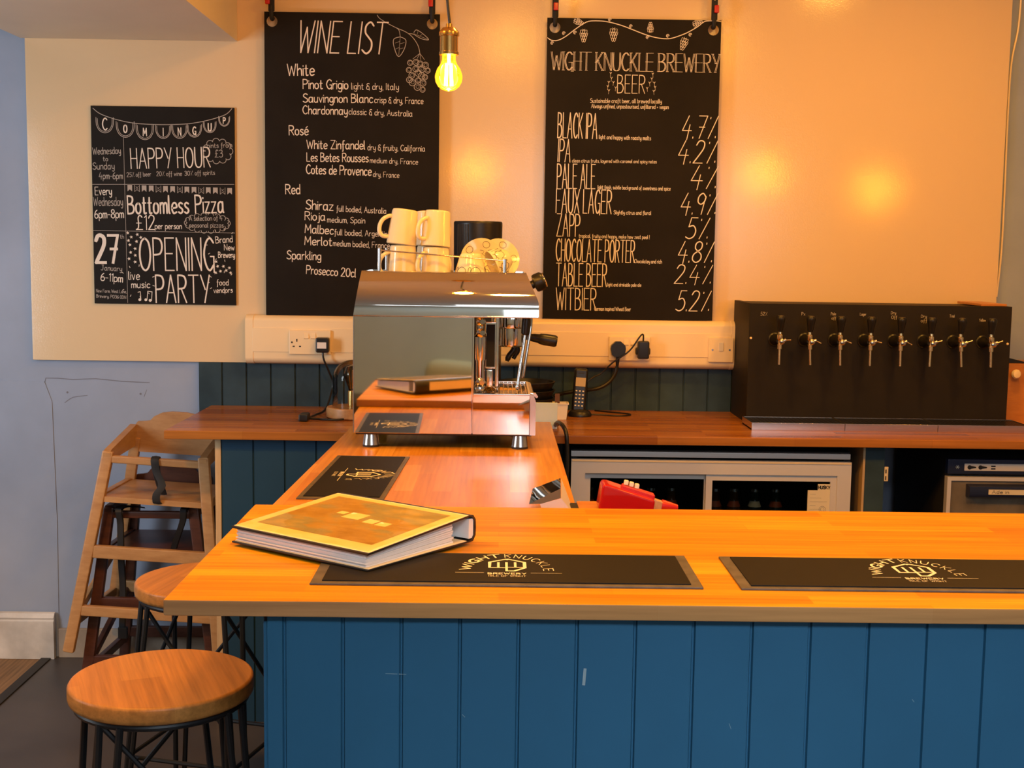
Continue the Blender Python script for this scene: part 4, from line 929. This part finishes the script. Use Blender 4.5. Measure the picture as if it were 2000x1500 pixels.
for i, (a, b, lab) in enumerate(((.812, 1.109, 'left steel drip tray below the first three taps'), (1.1105, 1.4065, 'middle steel drip tray below the beer taps'), (1.408, 1.704, 'right steel drip tray, cut by the picture edge'))):
    t = thing('drip_tray', lab, 'drip tray', ((a + b) / 2, 4.02, ZC), group='steel drip trays below the beer taps')
    m = MB(); m.box(a, b, 3.946, 3.950, ZC, ZC + .024, .0008); m.box(a, b, 4.098, 4.102, ZC, ZC + .024); m.box(a, a + .003, 3.95, 4.098, ZC, ZC + .024); m.box(b - .003, b, 3.95, 4.098, ZC, ZC + .024); m.box(a, b, 3.95, 4.098, ZC, ZC + .004)
    m.build('tray_shell', M['steel'], t)
    m = MB()
    for k in range(11): y = 3.953 + k * .0138; m.box(a + .003, b - .003, y, y + .006, ZC + .019, ZC + .0225)
    for k in range(20): x = a + .006 + k * .0148; m.box(x, x + .004, 3.951, 4.097, ZC + .0185, ZC + .022)
    m.build('grille', M['black'], t)
t = thing('wooden_box', 'orange varnished wooden box with a pale knob at the right picture edge', 'box', (1.80, 4.24, ZC))
m = MB(); m.box(1.707, 1.90, 4.16, 4.33, ZC, 1.131, .003); m.build('box_body', M['orange_wood'], t)
m = MB(); m.axis([(0, 0), (.005, 0), (.006, .008), (.014, .014), (.016, .022), (.012, .030), (0, .033)], (1.728, 4.16, 1.098), (0, -1, 0), 20); m.build('knob', M['cream_plastic'], t)
t = thing('black_wedge', 'black wedge lying on the orange wooden box at the right edge', 'wedge', (1.76, 4.24, 1.131))
m = MB(); m.prism([(1.708, 1.1315), (1.79, 1.1315), (1.708, 1.151)], (0, 4.18, 0), (1, 0, 0), (0, 0, 1), (0, .10, 0)); m.build('wedge', M['black'], t)

# ================================================================== bottle fridge
t = thing('bottle_fridge', 'silver framed undercounter bottle fridge with sliding glass doors', 'fridge', (.67, 4.05, .03))
FX0, FX1, FY = .234, 1.106, 3.85
m = MB()
m.box(FX0, FX1, 4.33, 4.36, .03, .872); m.box(FX0, FX0 + .02, FY + .012, 4.33, .03, .872); m.box(FX1 - .02, FX1, FY + .012, 4.33, .03, .872); m.box(FX0 + .02, FX1 - .02, FY + .012, 4.33, .03, .12); m.box(FX0 + .02, FX1 - .02, FY + .012, 4.33, .853, .872)
m.build('cabinet', M['void'], t)
m = MB(); m.box(FX0 - .001, FX1 - .003, FY - .004, FY + .012, .851, .868, .001); m.build('top_strip', M['alu'], t)
def mitred(m, x0, x1, z0, z1, w, y0, y1):
    a, b = [(x0, z0), (x1, z0), (x1, z1), (x0, z1)], [(x0 + w, z0 + w), (x1 - w, z0 + w), (x1 - w, z1 - w), (x0 + w, z1 - w)]
    for k in range(4):
        j = (k + 1) % 4; m.prism([a[k], a[j], b[j], b[k]], (0, y0, 0), (1, 0, 0), (0, 0, 1), (0, y1 - y0, 0))
m = MB(); mitred(m, FX0, FX1, .06, .843, .043, FY - .010, FY + .012); m.build('door_surround', M['alu'], t, 15)
m = MB(); m.box(FX0 + .002, FX1 - .002, FY - .013, FY - .0102, .836, .8425, .001); m.build('light_lip', M['cream_plastic'], t)
def sdoor(x0, x1, y, tone, label=None):
    m = MB(); mitred(m, x0, x1, .10, .800, .020, y, y + .014); d = m.build('sliding_door', tone, t, 15)
    m = MB(); m.box(x0 + .0205, x1 - .0205, y + .005, y + .008, .1205, .7795); m.build('pane', M['glass_dim'], d)
    if label: d['label'] = label
    return d
sdoor(.276, .672, FY + .0165, M['alu']); d2 = sdoor(.655, 1.064, FY - .002, M['alu'], 'front door with sticker')
m = MB(); m.box(.975, 1.046, FY - .0005, FY + .0025, .66, .752); m.box(1.006, 1.046, FY - .0005, FY + .0025, .752, .772); st_ = m.build('sticker', M['label'], d2)
m = MB(); ik = Ink((0, FY - .0009, 0), (1, 0, 0), (0, 0, 1), m)
ik.text('HUSKY', 1.0075, .757, .036, .0095, .0030)
for k in range(6): ik.line([(.982, .740 - k * .012), (1.000 + .035 * ((k * 7) % 3) / 2, .740 - k * .012)], .0007)
ik.ring(1.022, .692, .010, .0008); ik.ring(1.022, .692, .006, .0006)
m.build('sticker_print', M['ink'], st_)
m = MB(); m.box(FX0 + .021, FX1 - .021, 3.90, 4.32, .498, .504); m.build('shelf', M['steel'], t)
lb = ['orange label bottle at far left of the fridge', 'dark bottle second from left in the fridge', 'brown bottle with cream label third from left in the fridge', 'bottle behind the red plastic bottle in the fridge', 'rightmost bottle behind the left glass door', 'first orange label bottle behind the right glass door', 'second orange label bottle behind the right glass door', 'cream label bottle behind the right glass door', 'dark green bottle nearest the sticker in the fridge']
for i, x in enumerate((.300, .366, .432, .498, .564, .705, .765, .832, .900)):
    kind = M['bottle'] if i not in (1, 7, 8) else M['bottle_dark']
    t = thing('beer_bottle', lb[i], 'bottle', (x, 3.96, .5042), group='bottles on the fridge shelf', world=False)
    m = MB(); m.lathe([(0, 0), (.029, 0), (.031, .004), (.031, .135), (.027, .155), (.015, .190), (.0135, .222), (.0145, .224), (.0145, .230), (0, .230)], n=24); m.build('bottle_glass', kind, t)
    m = MB(); m.lathe([(0, .233), (.0150, .231), (.0160, .222), (.0145, .2305)], n=20); m.build('bottle_cap', M['steel'], t)
    m = MB(); m.lathe([(.0313, .05), (.0313, .125)], n=24); m.lathe([(.0215, .1735), (.0150, .1915)], n=24); m.build('bottle_label', M['bottle_label'] if i not in (1, 2, 7) else M['label'], t)

# ================================================================== glasswasher
t = thing('glasswasher', 'steel glasswasher with navy control panel under the counter at right', 'glasswasher', (1.75, 4.05, 0))
m = MB(); m.box(1.412, 2.05, 3.875, 4.36, .05, .852, .003); m.build('casing', M['void'], t)
m = MB(); m.box(1.410, 2.05, 3.852, 3.876, .808, .856, .004); cp = m.build('control_panel', M['navy_plastic'], t)
m = MB(); m.box(1.462, 1.80, 3.8495, 3.8522, .820, .8425, .001); fp = m.build('fascia', M['alu'], cp)
for x in (1.478, 1.512):
    m = MB(); m.axis([(0, 0), (.0068, 0), (.0062, .002), (0, .002)], (x, 3.8495, .831), (0, -1, 0), 18); m.prism([(0, -.005), (.020, -.002), (.020, .002), (0, .005)], (x, 3.8495, .831), (1, 0, 0), (0, 0, 1), (0, -.0012, 0)); m.build('button', M['black'], fp)
for z in (.827, .835):
    m = MB(); m.box(1.545, 1.559, 3.8485, 3.8497, z - .002, z + .002, .0005); m.build('indicator', M['black'], fp)
m = MB(); ik = Ink((0, 3.8515, 0), (1, 0, 0), (0, 0, 1), m)
for a in range(6): ik.line([(1.441, .831), (1.441 + .006 * math.cos(a * 1.047), .831 + .006 * math.sin(a * 1.047))], .0012)
m.build('panel_mark', M['card'], cp)
m = MB(); mitred(m, 1.411, 2.05, .10, .800, .012, 3.850, 3.876); m.build('door_frame', M['alu'], t, 15)
m = MB(); m.box(1.424, 2.04, 3.856, 3.876, .112, .787, .002); dr = m.build('door', M['darksteel'], t)
m = MB(); m.prism([(0, 0), (-.030, .004), (-.034, .014), (-.030, .036), (0, .040)], (1.472, 3.8555, .738), (0, 1, 0), (0, 0, 1), (.45, 0, 0)); hd = m.build('handle', M['navy_plastic'], dr)
m = MB(); m.box(1.530, 1.66, 3.8198, 3.8225, .7505, .7665, .0005); lb_ = m.build('handle_label', M['label'], hd)
ik = Ink((0, 3.8194, 0), (1, 0, 0), (0, 0, 1)); ik.text('Ade in', 1.5405, .7545, .052, .0095, .0014); ik.mb.build('handwriting', M['ink'], lb_)

# ================================================================== bar runners
def runner(label, cx, cy, z, rz, L=.596, W=.200):
    t = thing('bar_runner', label, 'bar mat', (cx, cy, z), rz, group='branded rubber bar runners', world=False)
    m = MB(); m.box(-L / 2, L / 2, -W / 2, W / 2, 0, .0035, .001); m.build('rubber_border', M['rubber_edge'], t)
    m = MB(); m.box(-L / 2 + .017, L / 2 - .017, -W / 2 + .012, W / 2 - .010, .0034, .0055, .0008); m.build('mat_surface', M['runner'], t)
    ik = Ink((0, 0, .0058), (1, 0, 0), (0, 1, 0))
    cc = (0, -.020)
    ik.arc_text('WIGHT', cc, .0585, R(178), R(100), .0155, .0042, gap=2.2, ky=1.42); ik.arc_text('KNUCKLE', cc, .0585, R(92), R(0), .0155, .0019, gap=3.4, ky=1.42)
    # hexagonal emblem: two mugs back to back
    w = .0055; K = lambda pts: [(a, b * 1.26 + .0085) for a, b in pts]
    ik.line(K([(-.027, -.010), (-.027, .018), (-.001, .034), (.001, .031), (.003, .034), (.029, .018), (.029, -.010), (.012, -.026), (.0, -.026), (.0, -.010), (-.027, -.010)]), w)
    ik.line(K([(-.013, -.010), (-.013, .016)]), w).line(K([(0, -.012), (0, .016)]), w).line(K([(.014, -.006), (.014, .016)]), w).line(K([(0, -.008), (.029, -.008)]), w * .8)
    ik.text('BREWERY', -.029, -.0445, .059, .0085, .0022, gap=2.6); ik.text('ISLE OF WIGHT', -.028, -.0585, .058, .0075, .0009, gap=2.2)
    ik.line([(-.080, -.036), (-.036, -.036)], .0016).line([(.038, -.036), (.086, -.036)], .0016)
    ik.mb.build('logo_print', M['label'], t); return t
runner('branded bar runner partly under the open-topped binder', .019, 1.9535, ZB, 0)
runner('branded bar runner at the right end of the bar, cut by the picture edge', .672, 1.951, ZB, 0)
runner('branded bar runner turned lengthwise on the peninsula in front of the espresso machine', -.3225, 2.906, ZP, R(-91.7), .560, .186)

# ================================================================== menu binder
e1 = Vector((.802, -.597, 0)); ang = math.atan2(e1.y, e1.x)
t = thing('ring_binder', 'thick black ring binder lying on the bar with a clear-sleeved cover print', 'binder', (-.448, 2.100, ZB + .0058), ang, world=False)
L, D = .312, .262         # along the opening edge, towards the spine
h0, h1 = .0285, .0475     # height at the opening edge and at the spine
def zt(v): return h0 + (h1 - h0) * v / D
m = MB(); m.box(0, L, 0, D - .006, 0, .003, .0008); m.build('back_cover', M['black'], t)
m = MB(); m.box(.004, L - .0005, .003, D - .012, .0031, .0042); m.build('cover_lining', M['cream'], t)
m = MB(); m.prism([(0, h0 - .003), (D - .004, h1 - .003), (D - .004, h1), (0, h0)], (0, 0, 0), (0, 1, 0), (0, 0, 1), (L, 0, 0)); fc = m.build('front_cover', M['black'], t)
m = MB(); m.prism([(.004, zt(.004) + .0002), (D - .006, zt(D - .006) + .0002), (D - .006, zt(D - .006) + .0008), (.004, zt(.004) + .0008)], (.002, 0, 0), (0, 1, 0), (0, 0, 1), (L - .003, 0, 0)); m.build('cover_insert', M['cream'], fc)
M['print'] = mat('cover_photograph', (.4, .2, .05), .5)
_v = coords(M['print'], scale=(1, 2.2, 1)); lk(M['print'], ramp(M['print'], noise(M['print'], _v, 7, 4), [(.32, (.30, .17, .055)), (.48, (.44, .27, .085)), (.58, (.30, .27, .20)), (.72, (.52, .36, .14))]), bsdf(M['print']).inputs['Base Color'])
nrm = Vector((0, -(h1 - h0) / D, 1))
def on_cover(u, v, dz): return (u, v, zt(v) + dz)
def quad(m, u0, u1, v0, v1, dz): m.add([on_cover(u0, v0, dz), on_cover(u1, v0, dz), on_cover(u1, v1, dz), on_cover(u0, v1, dz)], [(0, 1, 2, 3)])
m = MB(); quad(m, .022, L - .026, .038, D - .024, .0011); m.build('cover_photo', M['print'], fc)
m = MB()
for a, b, c, d in ((.125, .165, .135, .168), (.18, .205, .128, .150), (.21, .235, .126, .146), (.10, .118, .150, .165)): quad(m, a, b, c, d, .0013)
m.build('faded_print', M['label'], fc)
m = MB()   # sleeve film, slightly wavy
NU, NV = 24, 20; vs = [on_cover(.004 + (L - .008) * i / NU, .006 + (D - .018) * j / NV, .0020 + .0005 * math.sin(i * 1.1 + j * .5) + .0004 * math.sin(j * 1.3 - i * .6)) for j in range(NV + 1) for i in range(NU + 1)]
m.add(vs, [(j * (NU + 1) + i, j * (NU + 1) + i + 1, (j + 1) * (NU + 1) + i + 1, (j + 1) * (NU + 1) + i) for j in range(NV) for i in range(NU)]); m.build('clear_sleeve', M['sleeve'], fc)
m = MB(); n = 9
for k in range(n):
    f0, f1 = k / n, (k + .82) / n; jt = (.004, .006, .003, .007, .005, .004, .006, .005, .006)[k]
    lo = lambda v, f: .0046 + (zt(v) - .0035 - .0046) * f
    m.prism([(jt, lo(0, f0)), (D - .036 - jt, lo(D - .04, f0 * .92)), (D - .036 - jt, lo(D - .04, f1 * .92)), (jt, lo(0, f1))], (.006 + jt * .4, 0, 0), (0, 1, 0), (0, 0, 1), (L - .012 - jt * .8, 0, 0))
o_ = m.build('pages', M['paper'], t, 15); o_['kind'] = 'stuff'
pr = [(D - .006, 0), (D + .006, .001), (D + .013, .010), (D + .014, .024), (D + .013, .038), (D + .006, h1 - .001), (D - .006, h1), (D - .006, h1 - .003), (D + .003, h1 - .004), (D + .009, .036), (D + .010, .024), (D + .009, .012), (D + .003, .004), (D - .006, .003)]
m = MB(); m.prism(pr, (0, 0, 0), (0, 1, 0), (0, 0, 1), (L, 0, 0)); sp = m.build('spine', M['black'], t, 60)
m = MB(); m.box(.002, L - .002, D - .004, D + .0085, .006, .040); m.build('spine_lining', M['paper'], sp)
m = MB(); m.box(.06, .27, D + .0135, D + .0148, .010, .039); m.build('spine_label', M['cream'], sp)
for u in (L - .05, L - .13):
    m = MB(); m.tube([(u, D - .046, .012), (u, D - .046, .032), (u, D - .030, .0405), (u, D - .012, .032), (u, D - .012, .012)], .0016, 8, 5); m.build('ring', M['chrome'], t)
m = MB(); m.box(.03, L - .03, D - .055, D - .004, .0045, .0075, .001); m.build('ring_plate', M['steel'], t)

# ================================================================== bits behind the bar
t = thing('steel_scoop', 'folded bright steel scoop at the near right corner of the peninsula', 'scoop', (.12, 2.55, ZP))
y0, y1 = 2.50, 2.60
def shell(m, pts, th=.0015):
    q = [(a, b - th) for a, b in pts][::-1]; m.prism(pts + q, (0, y0, 0), (1, 0, 0), (0, 0, 1), (0, y1 - y0, 0))
m = MB(); vs = [(.068, y0, .972), (.078, y1, .985), (.132, y0 + .005, 1.004), (.136, y1, 1.008), (.132, y0 - .004, .986), (.092, y0 - .006, .974)]
m.add(vs, [(0, 5, 4, 2), (0, 2, 3, 1)]); m.build('scoop_blade', M['mirror'], t, 20)
m = MB(); m.add([(.090, y0 - .006, .9735), (.1325, y0 - .004, .9855), (.157, y0 + .004, .9545), (.152, y0 + .002, .9502), (.098, y0 - .004, .9502), (.138, y1, 1.007), (.160, y1, .9502)], [(0, 4, 3, 2, 1), (1, 2, 6, 5)]); m.build('scoop_side', M['alu'], t, 20)
m = MB(); m.box(.150, .172, 2.52, 2.60, ZP + .0003, ZP + .006, .002); m.build('scoop_foot', M['black'], t)
t = thing('bar_ledge', 'small wooden ledge behind the bar under the red bottle', 'ledge', (.21, 2.55, .86))
m = MB(); m.box(.173, .42, 2.456, 2.64, .90, .9275, .002); m.build('ledge_board', M['oak'], t)
m = MB(); m.box(.173, .222, 2.53, 2.64, .9276, .952, .002); m.build('block', M['orange_wood'], t)
m = MB()
m.box(.20, .22, 2.48, 2.50, .0, .90); m.box(.38, .40, 2.48, 2.50, 0, .90); m.box(.20, .22, 2.60, 2.62, .0, .90); m.box(.38, .40, 2.60, 2.62, 0, .90); m.build('bracket', M['tg_dark'], t)
TL_ = 9.0; ax = Vector((math.cos(R(TL_)), 0, -math.sin(R(TL_))))
B = Matrix.Translation((.2145, 2.555, .984)) @ Matrix.Rotation(R(TL_), 4, 'Y')
def soft_prism(poly, y0, y1, bev):
    b_ = bmesh.new(); n = len(poly); vs = [b_.verts.new(B @ Vector((p[0], y, p[1]))) for y in (y0, y1) for p in poly]
    b_.faces.new(vs[:n][::-1]); b_.faces.new(vs[n:])
    for i in range(n): b_.faces.new((vs[i], vs[(i + 1) % n], vs[(i + 1) % n + n], vs[i + n]))
    bmesh.ops.recalc_face_normals(b_, faces=b_.faces[:]); bmesh.ops.bevel(b_, geom=b_.edges[:], offset=bev, segments=3, profile=.5, affect='EDGES'); return b_
t = thing('red_bottle', 'translucent red plastic bottle lying nose-down behind the bar by the fridge', 'bottle', (.25, 2.555, .93))
m = MB(); m.bm(soft_prism([(0, -.028), (0, .024), (.008, .028), (.113, .0115), (.113, -.024), (.01, -.030)], -.032, .032, .006)); m.build('bottle_body', M['redglass'], t)
m = MB(); m.bm(soft_prism([(.042, .020), (.044, .0285), (.113, .0185), (.113, .009)], -.014, .014, .002)); tr_ = m.build('trigger_bar', M['red'], t)
for k in range(3):
    z = .0280 - k * .0018
    m = MB(); m.box(.046 + k * .0115, .0555 + k * .0115, -.005, .005, z, z + .010, .002, B); c_ = m.build('button', M['label'], tr_); c_['label'] = 'cream cube button'
m = MB(); m.bm(soft_prism([(.112, -.012), (.112, .010), (.132, .007), (.132, -.012)], -.010, .010, .002)); m.build('bottle_neck', M['oak'], t)
m = MB(); m.axis([(0, 0), (.0125, 0), (.0120, .006), (.007, .034), (0, .036)], B @ Vector((.131, 0, -.002)), ax, 16); m.build('bottle_cap', M['red'], t)
m = MB(); m.box(.2225, .262, 2.52, 2.592, .9277, .9515, .006); m.build('rubber_stand', M['rubber'], t)

# ================================================================== bar stools
def stool(label, loc, rz):
    t = thing('bar_stool', label, 'stool', loc, rz, group='round wooden stools on black metal legs', world=False)
    m = MB(); m.lathe([(0, .627), (.166, .627), (.1715, .631), (.173, .637), (.173, .655), (.170, .660), (.166, .6615), (0, .6615)], n=64); m.build('seat', M['stool'], t)
    m = MB(); m.tube([(.158 * math.cos(k * PI / 20), .158 * math.sin(k * PI / 20), .620) for k in range(40)], .0065, 8, closed=True); m.build('seat_ring', M['iron'], t)
    P = []
    for k in range(4):
        a = PI / 4 + k * PI / 2; ca, sa = math.cos(a), math.sin(a)
        tg = Vector((-sa, ca, 0)); top_ = Vector((.158 * ca, .158 * sa, .620)); bot = Vector((.225 * ca, .225 * sa, .008))
        P.append((top_ - tg * .016, bot - tg * .010))
        m = MB(); m.tube([top_ - tg * .016, bot - tg * .010, bot - Vector((0, 0, .001)), bot + tg * .010, top_ + tg * .030], .0068, 8); m.build('leg', M['iron'], t)
    for k in range(4):
        a, b = P[k], P[(k + 1) % 4]
        m = MB(); m.cyl(a[0].lerp(a[1], .62), b[0].lerp(b[1], .62), .0055, n=8); m.build('foot_rail', M['iron'], t)
        m = MB(); m.cyl(a[0], b[0].lerp(b[1], .5), .0052, n=8); m.build('brace', M['iron'], t)
    return t
s0 = stool('round wooden bar stool in the left foreground beside the bar corner', (-.634, 2.337, 0), R(22))
dup(s0, (-.716, 3.060, 0), 'round wooden bar stool half hidden behind the left corner of the bar top', rz=R(-12))

# ================================================================== high chairs
def highchair(label, loc, mt, rot=(0, 0, 0), sx=1.0, straps=True, rise=.704):
    t = thing('high_chair', label, 'high chair', loc, group='stacking wooden high chairs by the wall', world=False, rot=rot)
    F = lambda s, z: Vector((s * sx * (.242 - .090 * z / .655), .0 + .05 * z / .655, z))       # front legs lean in and back
    Bk = lambda s, z: Vector((s * sx * (.225 - .080 * z / .655), .395 - .065 * z / .655, z))
    for s in (-1, 1):
        m = MB(); m.beam(F(s, 0), F(s, .655), .036, .026, .006, up=(0, 1, 0)); m.build('leg', mt, t)
        m = MB(); m.beam(Bk(s, 0), Bk(s, .66), .036, .026, .006, up=(0, 1, 0)); m.build('leg', mt, t)
        a, b = F(s, .640), Bk(s, .690)
        m = MB(); m.prism([(a.y - .012, .618), (a.y - .014, .650), (a.y, .660), (b.y, rise), (b.y + .004, .630), (a.y + .1, .626)], (a.x - .011, 0, 0), (0, 1, 0), (0, 0, 1), (.022, 0, 0)); m.build('arm_board', mt, t)
        m = MB(); m.beam(F(s, .50), Bk(s, .50), .022, .03, .004); m.build('side_rail', mt, t)
        m = MB(); m.beam(F(s, .10) , Bk(s, .10), .02, .03, .004); m.build('side_rail', mt, t)
        m = MB(); m.beam(F(s, .12), Bk(s, .30), .018, .026, .004); m.build('diagonal_rail', mt, t)
    for z, h, nm in ((.630, .024, 'front_bar'), (.330, .042, 'footrest'), (.138, .034, 'front_rail')):
        a, b = F(-1, z), F(1, z); m = MB(); m.box(a.x + .006, b.x - .006, a.y - .010, a.y + .012, z - h / 2, z + h / 2, .005); m.build(nm, mt, t)
    a, b = Bk(-1, .12), Bk(1, .12); m = MB(); m.box(a.x + .006, b.x - .006, a.y - .01, a.y + .01, .100, .140, .005); m.build('rear_rail', mt, t)
    w = F(1, .5).x; m = MB(); m.prism([(-w + .01, .030), (w - .01, .030), (w - .005, .34), (-w + .005, .34)], (0, 0, .492), (1, 0, 0), (0, 1, 0), (0, 0, .018)); m.build('seat', mt, t)
    m = MB()
    out = [(-.150, .610), (.150, .610), (.150, .700), (.140, .714), (.118, .716), (.098, .720), (.085, .735), (.060, .749), (.025, .755), (-.025, .755), (-.060, .749), (-.085, .735), (-.098, .720), (-.118, .716), (-.140, .714), (-.150, .700)]
    m.prism([(x * sx, z) for x, z in out], (0, .325, 0), (1, 0, 0), (0, 0, 1), (0, .016, 0)); m.build('backrest', mt, t)
    if straps:
        a = F(0, .63)
        m = MB(); m.tube([(.005, .030, .500), (.004, .022, .505), (.004, .020, .53), (.008, .026, .56), (.002, .034, .60), (0, .034, .635), (0, .045, .644), (0, .06, .640), (.0, .058, .60), (.004, .10, .515)], .004, 6, 4)
        for k in range(len(m.v)): v = m.v[k]; m.v[k] = (v[0] * 3.6, v[1], v[2])
        m.build('crotch_strap', M['strap'], t)
    else:
        for x, q in ((-.095, [(-.100, .30, .60), (-.098, .04, .655), (-.096, .03, .60), (-.097, .035, .48), (-.098, .05, .36), (-.10, .04, .24)]), (.10, [(.10, .30, .60), (.112, .04, .655), (.105, .03, .61), (.07, .06, .52), (.055, .08, .46)])):
            m = MB(); m.tube(q, .004, 6, 5); pv = [Vector(v) for v in m.v]
            m.v = [(x + (v.x - x) * 1.0 + (.011 if (i % 6) in (0, 1, 5) else -.011), v.y, v.z) for i, v in enumerate(pv)]
            m.build('safety_strap', M['strap'], t)
        m = MB(); m.box(-.112, -.082, .030, .046, .205, .245, .003); m.build('buckle', M['black'], t)
    return t
highchair('light wooden high chair stacked on top of the dark one by the grey wall', (-1.128, 3.945, .163), M['chair_light'], rot=(0, R(3.2), 0))
highchair('dark reddish wooden high chair underneath the light one', (-1.120, 3.985, .0), M['chair_dark'], sx=.90, straps=False, rise=.662).scale = (1, 1, .97)

# ================================================================== seen only as reflections in the machine: bench behind the viewer
t = thing('wall_bench', 'dark wooden bench against the olive wall, mirrored in the espresso machine side', 'bench', (-.6, -2.0, 0))
m = MB(); m.box(-2.9, .9, -2.28, -1.75, .38, .45, .01); m.build('bench_seat', M['benchwood'], t)
m = MB(); m.box(-2.9, .9, -2.24, -1.80, 0, .38); m.build('bench_base', M['benchwood'], t)
t = thing('cushion', 'pale green ribbed cushion on the bench, mirrored in the espresso machine side', 'cushion', (-.30, -1.98, .452))
m = bmesh.new(); bmesh.ops.create_uvsphere(m, u_segments=32, v_segments=20, radius=1)
for v in m.verts:
    x, y, z = v.co; sg = lambda a: math.copysign(abs(a) ** .45, a)
    v.co = Vector((sg(x) * .24, y * .075, sg(z) * .18))
mm = MB(); mm.bm(m, Matrix.Translation((-.27, -2.10, .545)) @ Matrix.Rotation(R(-14), 4, 'X') @ Matrix.Rotation(R(5), 4, 'Y')); mm.build('cushion_cover', M['cushion'], t)
